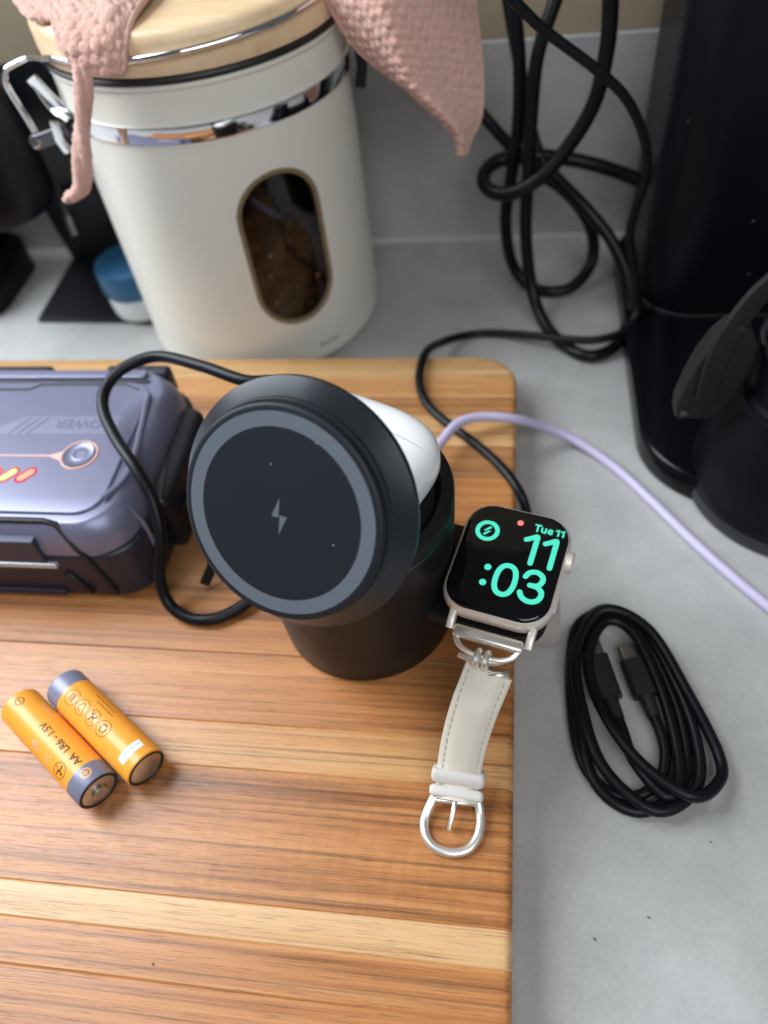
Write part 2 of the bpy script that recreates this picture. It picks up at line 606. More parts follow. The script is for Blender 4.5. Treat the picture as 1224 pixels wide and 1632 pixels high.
def plank(y0, y1, mtl, lip=0.35):
    b = bmesh.new()
    RO = 2.6
    def cs():
        ys = [y0, y0 + lip * 0.5, y0 + lip, y0 + 1.5]
        n = 3
        for i in range(1, n): ys.append(y0 + 1.5 + (y1 - y0 - 3.0) * i / n)
        ys += [y1 - 1.5, y1 - lip, y1 - lip * 0.5, y1]
        if y1 >= BYB - 1:
            ys = [y0, y0 + lip * 0.5, y0 + lip, y0 + 1.5] + [y0 + 1.5 + (y1 - 3.2 - y0 - 1.5) * i / 6 for i in range(1, 7)] + [y1 - RO * (1 - math.sin(a)) for a in (0.12, 0.4, 0.75, 1.1)] + [y1 - 0.02]
        elif y1 > BYB - CR:
            ys = sorted(set(ys + [y0 + (y1 - y0) * i / 6 for i in range(1, 6)]))
        return ys
    ys = cs()
    grid = []
    for y in ys:
        e = xr(y)
        xs = [-340, -240, -160, -90, -40, e - 12, e - 5, e - RO] + [e - RO + RO * math.sin(R(a)) for a in (25, 45, 65, 80)] + [e]
        row = []
        for x in xs:
            d = max(0.0, board_sd(x, y))
            z = BT
            if d < RO: z = BT - RO + math.sqrt(max(0, RO * RO - (RO - d) ** 2))
            for yy in (y0, y1):
                dd = abs(y - yy)
                if dd < lip and yy < BYB - 1: z -= (lip - dd) * 0.8
            row.append(b.verts.new((x, y, z)))
        grid.append(row)
    for j in range(len(grid) - 1):
        for i in range(len(grid[0]) - 1):
            b.faces.new((grid[j][i], grid[j][i + 1], grid[j + 1][i + 1], grid[j + 1][i]))
    # skirts down to the counter
    rim = [grid[0][i] for i in range(len(grid[0]))] + [grid[j][-1] for j in range(1, len(grid))] + [grid[-1][i] for i in range(len(grid[0]) - 2, -1, -1)] + [grid[j][0] for j in range(len(grid) - 2, 0, -1)]
    low = [b.verts.new((v.co.x, v.co.y, 0.5)) for v in rim]
    n = len(rim)
    for i in range(n):
        k = (i + 1) % n
        b.faces.new((rim[i], low[i], low[k], rim[k]))
    return b

TEAK = dict(dark=(0.20, 0.070, 0.020), mid=(0.40, 0.160, 0.048), light=(0.55, 0.265, 0.095))
SAP = dict(dark=(0.36, 0.17, 0.062), mid=(0.55, 0.325, 0.145), light=(0.67, 0.45, 0.24))
PAL = dict(dark=(0.28, 0.11, 0.036), mid=(0.48, 0.235, 0.085), light=(0.60, 0.355, 0.155))
BRN = dict(dark=(0.21, 0.085, 0.030), mid=(0.36, 0.165, 0.062), light=(0.48, 0.25, 0.10))
HON = dict(dark=(0.30, 0.14, 0.05), mid=(0.48, 0.27, 0.11), light=(0.60, 0.38, 0.18))
planks = [(-40, 26, TEAK, 0), (26, 38.5, TEAK, 0), (38.5, 48.5, SAP, 0), (48.5, 89, TEAK, 0.35), (89, 105, PAL, 0),
          (105, 132, TEAK, 0), (132, 160, TEAK, 0), (160, 192, BRN, 0), (192, 222, TEAK, 0), (222, 241, BRN, 0), (241, 260, HON, 0),
          (260, 272.5, BRN, 0), (272.5, 286.5, PAL, 0), (286.5, 303, HON, 0)]
for i, (a, c, pal, fig) in enumerate(planks):
    board.part('plank', plank(a, c, None), wood('teak', pal['dark'], pal['mid'], pal['light'], 1.3 + 7.7 * i, fig), world=True)
board.o['label'] = 'brown teak cutting board of long glued planks lying on the counter'

# ================================================================ CHARGING STAND
M_BLK = mat('matte_black_plastic', (0.008, 0.008, 0.009), 0.42, spec=0.28, bump=(2500, 0.12, 0.05), rvary=(120, 0.06), dust=(260, 0.055, 0.985))
M_RIM = mat('satin_gunmetal', (0.022, 0.026, 0.032), 0.32, metal=0.4, bump=(4000, 0.08, 0.03), rvary=(200, 0.05))
M_PAD = mat('pad_silicone', (0.010, 0.0125, 0.019), 0.50, spec=0.34, bump=(5000, 0.10, 0.03), rvary=(60, 0.05), dust=(420, 0.075, 0.93))
M_RING = mat('pad_ring_grey', (0.096, 0.117, 0.143), 0.55, bump=(5000, 0.10, 0.03))
stand = Thing('charging_stand', 'black cylindrical phone charging stand with tilted round pad on the cutting board', 'charging stand',
              (-49, 155, BT), Matrix.Rotation(R(-16.5), 3, 'Z'))
prof = [(0, 0.3), (30.5, 0.3), (31.6, 0.7), (32.2, 1.8)]
prof += [(32.2 + 2.3 * t, 1.8 + 58 * t) for t in (0.25, 0.5, 0.75, 1)]
prof += [(34.5, 61), (33.9, 61.4), (33.9, 62.2), (34.6, 62.6), (34.7, 66.5), (34.2, 67.6), (33.0, 68.2), (30.5, 68.0), (29.5, 66.5), (28.5, 64.5), (0, 64.2)]
stand.part('body', lathe(prof, 96), M_BLK)
stand.part('rubber_foot', lathe([(0, 0.02), (29, 0.02), (29, 0.28), (0, 0.28)], 48), mat('rubber', (0.01, 0.01, 0.01), 0.8))
stand.part('indicator_strip', lathe([(33.95, 61.5), (34.25, 61.6), (34.25, 62.1), (33.95, 62.2)], 96), mat('green_tint_ring', (0.01, 0.05, 0.035), 0.3, emit=((0.02, 0.35, 0.22), 0.10)))
# tray on top for the earbuds
stand.part('earbud_tray', lathe([(0, 64.6), (27.5, 64.6), (28.2, 65.0), (28.2, 64.3), (0, 64.2)], 64), mat('soft_black_mat', (0.010, 0.010, 0.011), 0.65))
# tilted head: local frame at pad centre
el = R(31.7)
nrm = Vector((math.sin(R(-1.2)) * math.cos(el), -math.cos(R(-1.2)) * math.cos(el), math.sin(el)))
rt = Vector((math.cos(R(-1.2)), math.sin(R(-1.2)), 0))
upv = nrm.cross(rt)
PC = Vector((5.6, -39.1, 102.9))
HM = Matrix(((rt.x, upv.x, nrm.x, PC.x), (rt.y, upv.y, nrm.y, PC.y), (rt.z, upv.z, nrm.z, PC.z), (0, 0, 0, 1)))
def head(bm):
    bmesh.ops.transform(bm, matrix=HM, verts=bm.verts)
    return bm
# pad (front) sits on a flared bezel
bez = [(0, -12.4), (24, -12.4), (31.8, -12.0), (33.3, -11.2), (33.85, -10.2), (33.95, -8.6), (33.8, -8.25), (33.5, -8.0)]
bez += [(29.6, -4.3), (29.35, -4.0), (29.25, -3.6), (29.25, -3.0), (28.9, -2.6), (28.3, -2.5), (0, -2.5)]
stand.part('bezel', head(lathe(bez, 128)), M_RIM, auto=20)
padp = [(0, -2.45), (27.7, -2.45), (28.2, -2.2), (28.45, -1.6), (28.45, -0.7), (28.2, -0.22), (27.6, -0.02), (26.9, 0.0), (0, 0.0)]
pad = stand.part('pad', head(lathe(padp, 128)), M_PAD, auto=50)
stand.part('pad_ring', head(disc2d(0, 0, 26.5, 0.06, 160, 22.7)), M_RING, parent=pad, smooth=False)
bolt = poly2d([(-0.2, 4.9), (-2.1, -0.5), (-0.05, -0.55)], 0.07)
join(bolt, poly2d([(0.25, 0.2), (2.35, 0.2), (0.4, -5.1)], 0.07))
stand.part('bolt_mark', head(bolt), M_RING, parent=pad, smooth=False)
# neck that carries the head
stand.part('neck', tube([(2, -20, 60), (3, -24, 72), (4.2, -25, 84), (4.6, -26, 92)], 1.0, prof=rrect(-11, 11, -4, 4, 3.5, 5), n=12, up=(0, -1, 0.2)), M_BLK)
# fold-out arm and puck for the watch
arm = stand.part('watch_arm', slab(rrect(24, 68, -13, 26, [10, 10, 2, 2]), 25.5, 31.0, 1.2, 1.0), M_BLK)
stand.part('watch_puck', slab([(52 + 14.5 * math.cos(2 * math.pi * i / 48), 5.7 + 14.5 * math.sin(2 * math.pi * i / 48)) for i in range(48)], 30.8, 34.6, 0.8), mat('puck_dark', (0.02, 0.02, 0.022), 0.3), parent=arm)
stand.part('cable_socket', box(-6, 6, 30.5, 34.2, 6, 12, 1.4), mat('socket_dark', (0.02, 0.02, 0.02), 0.5))

# ---------------------------------------------------------------- earbud case
def superell(a, b_, c, e1, e2, nu=72, nv=40):
    bm = bmesh.new(); loops = []
    def sp(v, e): return math.copysign(abs(v) ** e, v)
    vs = []
    for j in range(1, nv):
        ph = -math.pi / 2 + math.pi * j / nv
        vs.append([(a * sp(math.cos(ph), e1) * sp(math.cos(2 * math.pi * i / nu), e2), b_ * sp(math.cos(ph), e1) * sp(math.sin(2 * math.pi * i / nu), e2), c * sp(math.sin(ph), e1)) for i in range(nu)])
    rings(vs, True, True, bm)
    return bm
ebc = Thing('earbud_case', 'glossy white earbud case lying behind the round charging pad', 'earbud case', (-48.6, 162.4, 96.0),
            Matrix.Rotation(R(-25), 3, 'Z') @ Matrix.Rotation(R(3), 3, 'X'))
M_WHT = mat('gloss_white_plastic', (0.80, 0.81, 0.82), 0.16, coat=0.4, rvary=(40, 0.05))
ebc.part('shell', superell(29.5, 20.5, 10.8, 0.64, 0.66), M_WHT)
ebc.part('lid_seam', tube([(28.95 * math.copysign(abs(math.cos(t)) ** 0.64, math.cos(t)), 6.5, 10.70 * math.copysign(abs(math.sin(t)) ** 0.64, math.sin(t))) for t in [2 * math.pi * i / 60 for i in range(60)]], 0.12, n=6, closed=True), mat('seam_grey', (0.35, 0.35, 0.36), 0.5))
ebc.part('status_lamp', lathe([(0, 10.85), (0.6, 10.85), (0.6, 10.70), (0, 10.70)], 16, M=Matrix.Translation((14, -2, -0.15))), mat('lamp_white', (0.9, 0.9, 0.9), 0.3))

# ================================================================ WATCH
WM = Matrix(((0.9679, 0.2511, -0.0128), (-0.2512, 0.9633, -0.0948), (-0.0115, 0.095, 0.9954)))
watch = Thing('smart_watch', 'pale silver smartwatch with teal digits and cream strap on the charging arm', 'watch', (2.5, 145.7, 66.0), WM)
M_ALU = mat('starlight_aluminium', (0.80, 0.74, 0.67), 0.42, metal=0.55, bump=(6000, 0.05, 0.02), rvary=(300, 0.04))
M_STEEL = mat('brushed_silver', (0.84, 0.80, 0.73), 0.33, metal=0.85, rvary=(250, 0.06))
M_GLASS = mat('screen_glass', (0.004, 0.004, 0.005), 0.06, spec=0.5)
M_SCR = mat('screen_off', (0.006, 0.007, 0.008), 0.12)
M_TEAL = emat('teal_light', (0.10, 0.90, 0.66), 1.0)
def case_loop(k, z):  # k inset from the 35.6 x 41.6 outline
    return [(x, y, z) for x, y in rrect(-17.8 + k, 17.8 - k, -20.9 + k, 20.9 - k, max(1.5, 9.6 - k), 10)]
loops = [case_loop(5.0, -9.7), case_loop(2.6, -9.2), case_loop(1.2, -8.2), case_loop(0.35, -6.6), case_loop(0.0, -4.6), case_loop(0.05, -3.0), case_loop(0.35, -1.9), case_loop(0.8, -1.25), case_loop(1.0, -1.05)]
watch.part('case', rings(loops), M_ALU)
gl = [case_loop(1.05, -1.3), case_loop(1.15, -0.9), case_loop(1.5, -0.45), case_loop(2.1, -0.12), case_loop(2.9, 0.0)]
screen = watch.part('screen', rings(gl), M_GLASS, auto=60)
def sp_(name, bm, m=M_TEAL):
    for v in bm.verts: v.co.z = 0.05
    watch.part(name, bm, m, parent=screen, smooth=False)
sp_('digit', stroke2d([(3.7, 9.0), (5.3, 10.0), (6.6, 10.9), (6.95, 10.7), (6.98, 9.6), (7.0, 6.0), (7.0, 0.7)], 1.75, smooth=True))
sp_('digit', stroke2d([(9.9, 9.0), (11.5, 10.0), (12.8, 10.9), (13.15, 10.7), (13.18, 9.6), (13.2, 6.0), (13.2, 0.6)], 1.75, smooth=True))
zc = (1.08, -7.25); za, zb = 3.05, 5.25
sp_('digit', stroke2d([(zc[0] + za * math.copysign(abs(math.cos(t)) ** 0.86, math.cos(t)), zc[1] + zb * math.copysign(abs(math.sin(t)) ** 0.86, math.sin(t))) for t in [2 * math.pi * i / 40 for i in range(40)]], 1.75, closed=True))
sp_('digit', stroke2d([(6.85, -4.3), (7.6, -2.8), (9.0, -2.05), (10.6, -2.1), (12.0, -3.1), (12.3, -4.7), (11.5, -6.3), (10.2, -6.85), (8.9, -6.95)], 1.75))
sp_('digit_lower_bowl', stroke2d([(10.0, -6.95), (11.4, -7.2), (12.75, -8.3), (13.05, -9.9), (12.3, -11.6), (10.6, -12.5), (8.8, -12.4), (7.3, -11.5), (6.5, -10.1)], 1.75))
sp_('colon_dot', disc2d(-5.35, -4.3, 1.12)); sp_('colon_dot', disc2d(-5.4, -10.0, 1.12))
ringpts = [(-9.27 + 3.25 * math.sin(a), 8.88 + 3.25 * math.cos(a)) for a in [R(10 + 340 * i / 40) for i in range(41)]]
sp_('battery_ring', stroke2d(ringpts, 1.45, smooth=False))
sp_('battery_bolt', stroke2d([(-8.6, 10.3), (-10.1, 8.75), (-8.5, 8.95), (-9.9, 7.5)], 0.85, smooth=False))
sp_('notification_dot', disc2d(0.25, 14.6, 1.05), emat('red_light', (1.0, 0.28, 0.22), 1.0))
def tiny(ch, x):
    k = 2.35
    g = {'T': [[(0, k), (1.7, k)], [(0.85, k), (0.85, 0)]],
         'u': [[(0, 1.65), (0, 0.55), (0.35, 0.05), (0.9, 0.05), (1.25, 0.5)], [(1.25, 1.65), (1.25, 0.0)]],
         'e': [[(0.1, 0.85), (1.35, 0.85), (1.2, 1.45), (0.7, 1.65), (0.2, 1.4), (0.02, 0.8), (0.25, 0.2), (0.75, 0.0), (1.25, 0.2)]],
         '1': [[(0, 1.75), (0.75, k), (0.8, 0)]]}[ch]
    o = bmesh.new()
    for st_ in g: join(o, stroke2d([(x + a, 12.95 + b_) for a, b_ in st_], 0.62, smooth=False))
    return o
for ch, x in (('T', 5.3), ('u', 7.55), ('e', 9.65), ('1', 12.15), ('1', 13.75)):
    sp_('date_character', tiny(ch, x))
# crown, button, back crystal
watch.part('crown', lathe([(0, 0), (3.3, 0), (3.6, 0.3), (3.6, 2.4), (3.1, 2.9), (0, 3.0)], 40, M=Matrix.Translation((16.7, 7.2, -4.9)) @ Matrix.Rotation(R(90), 4, 'Y')), M_ALU)
watch.part('side_button', box(17.2, 18.25, -12, -3, -6.2, -3.8, 0.5), M_ALU)
watch.part('back_crystal', lathe([(0, -11.2), (10, -10.8), (12.5, -10.2), (13, -9.6), (0, -9.6)], 48), mat('dark_crystal', (0.01, 0.01, 0.012), 0.1))
# lower lugs and connector
for sx in (-1, 1):
    watch.part('lug', tube([(sx * 12.7 + 0.6, -18.8, -5.4), (sx * 12.6 + 0.6, -22.2, -6.2), (sx * 12.6 + 0.6, -24.2, -7.6)], 1.0, prof=rrect(-1.2, 1.2, -2.0, 2.0, 0.6, 4), up=(0, 0.3, 1)), M_ALU)
watch.part('connector_bar', box(-10.9, 11.9, -27.0, -22.8, -9.0, -5.9, 1.2), M_STEEL)
dr = [(-9.4, -26.5, -7.7), (-8.0, -28.6, -8.3), (-4.6, -30.2, -8.8), (0.6, -30.6, -9.0), (5.8, -30.2, -8.8), (9.2, -28.6, -8.3), (10.6, -26.5, -7.7)]
watch.part('d_ring', tube(dr, 0.95, n=10, step=0.8), M_STEEL)
watch.part('strap_bar', tube([(-7.0, -31.4, -10.3), (-4, -31.9, -9.9), (0.6, -32.0, -9.7), (5.2, -30.8, -9.5), (8.6, -28.6, -9.1)], 0.95, n=10, step=0.8), M_STEEL)
for kx in (-0.9, 1.9):
    watch.part('knot_wrap', tube([(kx, -28.8, -8.9), (kx, -30.2, -7.7), (kx, -32.6, -8.1), (kx, -33.6, -9.9), (kx, -32.4, -11.7), (kx, -29.6, -11.1)], 1.2, n=10, closed=True, step=0.8), M_STEEL)
watch.part('strap_end_bar', tube([(3.0, -34.2, -12.3), (9.4, -32.6, -12.7)], 1.35, n=10, smooth=False), M_STEEL)

# leather strap (scene coordinates)
M_LEA = mat('cream_leather', (0.67, 0.63, 0.54), 0.42, bump=(1800, 0.25, 0.10), vary=(60, 0.05), rvary=(150, 0.08))
M_LEA2 = mat('grey_white_leather', (0.62, 0.60, 0.565), 0.45, bump=(1800, 0.25, 0.10))
sc_line = [(-2.6, 114.4, 50.4), (-4.1, 110.6, 48.6), (-6.6, 104.5, 45.5), (-9.2, 98.0, 38.5), (-10.9, 92.0, 31.0), (-11.6, 87.0, 25.9), (-12.0, 82.5, 24.2)]
SC_ = catmull(sc_line, 1.0)
def strap_frame(i):
    t = (SC_[min(i + 1, len(SC_) - 1)] - SC_[max(i - 1, 0)]).normalized()
    w = Vector((0.975, -0.06, -0.03)); w = (w - t * w.dot(t)).normalized()
    n = w.cross(t) * -1
    if n.z < 0: n = -n
    return t, w, n
NS = len(SC_)
loops = []
for i in range(NS):
    t, w, n = strap_frame(i)
    hw = 7.6 - 0.9 * i / (NS - 1)
    sec = [(-hw, -1.1), (-hw, 0.1), (-hw + 0.5, 0.55), (-hw + 1.6, 0.75), (-hw + 1.9, 0.75), (-hw + 2.6, 1.25), (-hw * 0.35, 1.75), (hw * 0.35, 1.75), (hw - 2.6, 1.25), (hw - 1.9, 0.75), (hw - 1.6, 0.75), (hw - 0.5, 0.55), (hw, 0.1), (hw, -1.1)]
    loops.append([SC_[i] + w * a + n * b_ for a, b_ in sec])
strap = watch.part('strap', rings(loops), M_LEA, world=True, auto=70)
M_ST = mat('stitch_thread', (0.50, 0.47, 0.40), 0.8)
st = bmesh.new()
for s in (-1, 1):
    i = 2
    while i + 2 < NS - 2:
        t, w, n = strap_frame(i); hw = (7.6 - 0.9 * i / (NS - 1)) - 1.72
        a = SC_[i] + w * (s * hw) + n * 0.80
        t2, w2, n2 = strap_frame(i + 1)
        c = SC_[i + 1] + w2 * (s * hw) + n2 * 0.80
        mid = (a + c) / 2
        d = (c - a) * 0.85
        tube([mid - d * 0.8, mid + n * 0.12, mid + d * 0.8], 0.20, n=6, smooth=False, bm=st)
        i += 2
so = watch.part('stitching', st, M_ST, world=True, parent=strap)
def keeper(i, hw, th, wd, name):
    t, w, n = strap_frame(i)
    c = SC_[i]
    pts = [c + w * x + n * y for x, y in rrect(-hw, hw, -2.0, th, 1.2, 4)]
    m = Matrix((t, n, w)).transposed()
    b = bmesh.new()
    loops = []
    for (a, d) in ((-wd / 2, -0.5), (-wd / 2 + 0.25, 0.0), (-wd / 4, 0.35), (0, 0.45), (wd / 4, 0.35), (wd / 2 - 0.25, 0.0), (wd / 2, -0.5)):
        loops.append([c + t * a + w * (x * (1 + d / hw)) + n * (y + (d if y > 0 else -d)) for x, y in rrect(-hw, hw, -2.2, th, 1.3, 4)])
    rings(loops, True, True, b)
    watch.part(name, b, M_LEA2, world=True)
keeper(NS - 8, 8.0, 2.0, 4.6, 'keeper_loop')
keeper(NS - 3, 8.1, 1.7, 3.6, 'keeper_loop')
# buckle
bk = [(-18.8, 83.5, 23.6), (-20.4, 80.0, 22.4), (-21.4, 76.4, 21.6), (-20.6, 72.2, 21.3), (-17.6, 69.0, 21.2), (-12.6, 67.9, 21.3), (-7.8, 69.2, 21.3), (-5.0, 72.6, 21.4), (-4.0, 76.6, 21.8), (-4.2, 80.0, 22.4), (-4.9, 83.0, 23.6)]
watch.part('buckle', tube(bk, 1.0, n=12, step=0.8, prof=[(x * 1.45, y * 1.1) for x, y in [(math.cos(a), math.sin(a)) for a in [2 * math.pi * i / 14 for i in range(14)]]]), M_STEEL, world=True)
watch.part('buckle_bar', tube([(-19, 82.6, 23.4), (-4.6, 82.2, 23.4)], 0.8, n=10, smooth=False), M_STEEL, world=True)
watch.part('buckle_tongue', tube([(-12.0, 83.6, 24.4), (-12.3, 80.4, 24.6), (-13.0, 77.0, 23.4), (-13.6, 74.4, 21.9)], lambda t: 0.85 - 0.25 * t, n=8, step=0.8), M_STEEL, world=True)
# the other strap half hangs down behind the watch to the counter
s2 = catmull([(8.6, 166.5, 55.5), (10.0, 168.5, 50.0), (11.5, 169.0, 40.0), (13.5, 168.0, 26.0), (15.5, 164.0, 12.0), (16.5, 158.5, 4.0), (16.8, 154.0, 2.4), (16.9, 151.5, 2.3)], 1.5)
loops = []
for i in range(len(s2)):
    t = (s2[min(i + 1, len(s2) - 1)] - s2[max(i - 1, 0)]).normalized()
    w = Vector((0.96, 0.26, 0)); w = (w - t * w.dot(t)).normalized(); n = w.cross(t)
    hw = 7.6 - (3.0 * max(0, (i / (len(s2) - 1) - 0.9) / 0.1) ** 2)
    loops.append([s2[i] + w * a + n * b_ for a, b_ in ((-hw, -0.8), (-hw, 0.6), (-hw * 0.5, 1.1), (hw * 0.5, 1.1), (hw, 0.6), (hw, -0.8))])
watch.part('strap_tail', rings(loops), mat('taupe_strap_shade', (0.33, 0.31, 0.29), 0.6), world=True)  # strap half greyed in its colour to match the shade below the watch
watch.part('connector_bar', box(-10.8, 10.8, 19.6, 21.6, -11.6, -8.6, 0.8), M_STEEL)

# ================================================================ BATTERIES
M_ORG = mat('orange_sleeve', (0.86, 0.345, 0.040), 0.36, coat=0.15, rvary=(150, 0.06), vary=(200, 0.05))
M_GRY = mat('grey_band', (0.20, 0.21, 0.30), 0.38, metal=0.2, rvary=(150, 0.06))
M_INK = mat('black_ink', (0.03, 0.022, 0.015), 0.5)
M_BRN = mat('brown_ink', (0.22, 0.09, 0.02), 0.5)
M_TIN = mat('tin_terminal', (0.62, 0.58, 0.53), 0.32, metal=1.0, rvary=(500, 0.1))
M_SEAL = mat('dark_seal', (0.02, 0.018, 0.018), 0.45)
M_LBL = mat('white_label', (0.74, 0.80, 0.84), 0.45)
M_SLV = mat('pale_ink', (0.50, 0.42, 0.33), 0.45)
RB = 7.2
def wrap(bm, r=RB + 0.05):
    """x along the battery axis, y along its girth (0 = top)."""
    for v in bm.verts:
        a = v.co.y / RB
        v.co = Vector((v.co.x, -r * math.sin(-a), r * math.cos(a)))
    return bm
def girth_cut(bm):
    """cut flat print into thin strips so that it can follow the round sleeve."""
    for i in range(-24, 25):
        g = list(bm.verts) + list(bm.edges) + list(bm.faces)
        bmesh.ops.bisect_plane(bm, geom=g, plane_co=(0, i * 0.37, 0), plane_no=(0, 1, 0))
    return bm
def subdiv(bm, n=2):
    bmesh.ops.triangulate(bm, faces=bm.faces)
    return bm
def shift(bm, dx, dy, rot=0, s=1):
    bmesh.ops.transform(bm, matrix=Matrix.Translation((dx, dy, 0)) @ Matrix.Rotation(R(rot), 4, 'Z') @ Matrix.Scale(s, 4), verts=bm.verts)
    return bm

def ax(profile):
    return lathe(profile, 48, M=Matrix.Rotation(R(90), 4, 'Y'))

def battery(label, c, ang, roll, flip):
    """local x axis: from - end (x=-24.6) to + end (x=24.6)."""
    rot = Matrix.Rotation(R(ang + (180 if flip else 0)), 3, 'Z')
    b = Thing('battery', label, 'battery', (c[0], c[1], BT + RB + 0.05), rot, 'two orange batteries on the cutting board')
    b.part('sleeve', ax([(6.5, -24.2), (6.9, -24.2), (RB, -23.8), (RB, 17.2)]), M_ORG)
    b.part('band', ax([(RB, 17.2), (RB, 23.6), (7.0, 24.1), (6.3, 24.3)]), M_GRY)
    b.part('seal_ring', ax([(6.95, 24.1), (6.6, 24.42), (6.0, 24.42), (5.9, 24.0)]), M_SEAL)
    b.part('seal_ring', ax([(5.9, -24.0), (6.0, -24.4), (6.6, -24.4), (6.95, -24.1)]), M_SEAL)
    b.part('positive_terminal', ax([(6.0, 24.05), (4.4, 24.1), (2.9, 24.3), (2.75, 25.2), (2.4, 25.5), (0, 25.5)]), M_TIN)
    b.part('negative_terminal', ax([(0, -24.75), (3.8, -24.7), (5.0, -24.3), (6.0, -24.05)]), M_TIN)
    return b

def putmark(b, name, bm, m, girth_deg):
    """girth_deg turns the mark about the battery axis."""
    girth_cut(bm)
    wrap(bm)
    b.part(name, bm, m, smooth=False)

def icon(kind, r=2.6):
    g = stroke2d([(r * math.cos(t), r * math.sin(t)) for t in [2 * math.pi * i / 32 for i in range(32)]], 0.20, closed=True)
    if kind == 'bin':
        join(g, stroke2d([(-1.0, 1.0), (-0.8, -1.4), (0.8, -1.4), (1.0, 1.0), (-1.2, 1.05)], 0.3, smooth=False))
        for k in (-0.35, 0.35): join(g, stroke2d([(k, 0.6), (k, -1.0)], 0.28, smooth=False))
    elif kind == 'hook':
        join(g, stroke2d([(-1.4, 1.3), (-0.6, -0.9), (0.4, -1.3), (1.5, 0.2)], 0.3))
        join(g, stroke2d([(0.2, 1.5), (1.3, 0.9)], 0.3, smooth=False))
    elif kind == 'fire':
        join(g, stroke2d([(-1.3, -1.2), (-0.4, 0.2), (0.2, -0.4), (0.9, 1.5)], 0.5))
        join(g, stroke2d([(0.4, -1.4), (1.4, -0.6)], 0.4))
        join(g, stroke2d([(-1.7, 1.7), (1.7, -1.7)], 0.22, smooth=False))
    elif kind == 'cycle':
        for k in range(3):
            a = 2 * math.pi * k / 3
            join(g, stroke2d([(1.3 * math.cos(a + x), 1.3 * math.sin(a + x)) for x in (0, 0.5, 1.0, 1.4)], 0.5))
    elif kind == 'child':
        join(g, stroke2d([(-0.9, 0.9), (0, -0.2), (0.9, -1.2)], 0.45))
        join(g, disc2d(-0.7, 1.1, 0.55, n=12))
        join(g, stroke2d([(0.2, 0.3), (1.1, 0.6)], 0.35))
    return g

c1 = (-147.6, 89.25); c2 = (-133.8, 97.7)
AD = math.degrees(math.atan2(-28.7, 42.2))
# near battery: + end lies to the lower right
b1 = battery('orange battery whose grey plus end points to the lower right, outer of the pair', c1, AD, 0, False)
for bmk, m, nm in ((subdiv(shift(text2d('AA  LR6 - 1.5V', 3.6, 0.05), 15.8, 2.6, 180)), M_INK, 'print'),):
    putmark(b1, nm, bmk, m, 0)
putmark(b1, 'minus_mark', shift(join(stroke2d([(1.5 * math.cos(t), 1.5 * math.sin(t)) for t in [2 * math.pi * i / 24 for i in range(24)]], 0.32, closed=True), stroke2d([(-0.8, 0), (0.8, 0)], 0.35, smooth=False)), -20.2, 1.0), M_INK, 0)
putmark(b1, 'plus_mark', shift(join(join(stroke2d([(1.6 * math.cos(t), 1.6 * math.sin(t)) for t in [2 * math.pi * i / 24 for i in range(24)]], 0.5, closed=True), stroke2d([(-0.8, 0), (0.8, 0)], 0.4, smooth=False)), stroke2d([(0, -0.8), (0, 0.8)], 0.4, smooth=False)), 20.2, 1.0), M_ORG, 0)
putmark(b1, 'safety_icon', shift(icon('fire', 2.7), 11.6, -4.6, 30), M_INK, 0)
putmark(b1, 'safety_icon', shift(icon('child', 1.7), -2.6, -4.8, 30), M_SLV, 0)
putmark(b1, 'crossed_mark', shift(join(stroke2d([(-1.2, -1.2), (1.2, 1.2)], 0.3, smooth=False), stroke2d([(-1.2, 1.2), (1.2, -1.2)], 0.3, smooth=False)), 4.6, -4.6), M_SLV, 0)
b2 = battery('orange battery with a row of round icons, nearer the charging stand', c2, AD, 0, True)
for k, (kd, x) in enumerate((('bin', 13.0), ('hook', 7.0), ('fire', 0.8), ('cycle', -5.4))):
    putmark(b2, 'safety_icon', shift(icon(kd, 2.8), x, 1.0, 0), M_INK, 0)
for yy, x0, n in ((-5.6, 8.0, 26), (-3.9, 5.0, 22)):   # blurred fine print, too small to read
    putmark(b2, 'fine_print', stroke2d([(x0 - 0.42 * i, yy + (0.38 if i % 2 else -0.30) * (0.6 + 0.4 * math.sin(i * 2.3))) for i in range(n)], 0.24, smooth=False), M_BRN, 0)
lb = bmesh.new()
for i in range(12):
    y0 = -4.6 + 9.2 * i / 12
    vs = [lb.verts.new(p) for p in ((-20.6, y0, 0), (-17.4, y0, 0), (-17.4, y0 + 9.2 / 12, 0), (-20.6, y0 + 9.2 / 12, 0))]
    lb.faces.new(vs)
putmark(b2, 'date_label', lb, M_LBL, 0)
dt = shift(text2d('11-2028', 1.9, 0.02), -18.2, -4.0, 90)
girth_cut(dt)
wrap(dt, RB + 0.10)
b2.part('date_print', dt, mat('blue_ink', (0.25, 0.33, 0.45), 0.5), smooth=False)

# ================================================================ POWER BANK BOX
M_LAV = mat('lavender_grey_metal', (0.20, 0.21, 0.315), 0.34, metal=0.35, bump=(3500, 0.10, 0.04), rvary=(90, 0.05))  # lavender grey shell, colour lightened in place of a window reflection on top
M_NAVY = mat('dark_navy_plastic', (0.020, 0.020, 0.036), 0.40, bump=(3000, 0.12, 0.05), rvary=(100, 0.06))
M_DKP = mat('black_groove', (0.008, 0.008, 0.010), 0.5)
pb = Thing('power_bank', 'lavender grey rugged power box with lit button beside the charging stand', 'power bank', (-220, 205, BT))
pb.part('lower_shell', slab(rrect(-330, -134.5, 154.5, 250, [16, 18, 4, 4]), BT + 0.3, 47, 2.5, 2.0), M_NAVY, world=True)
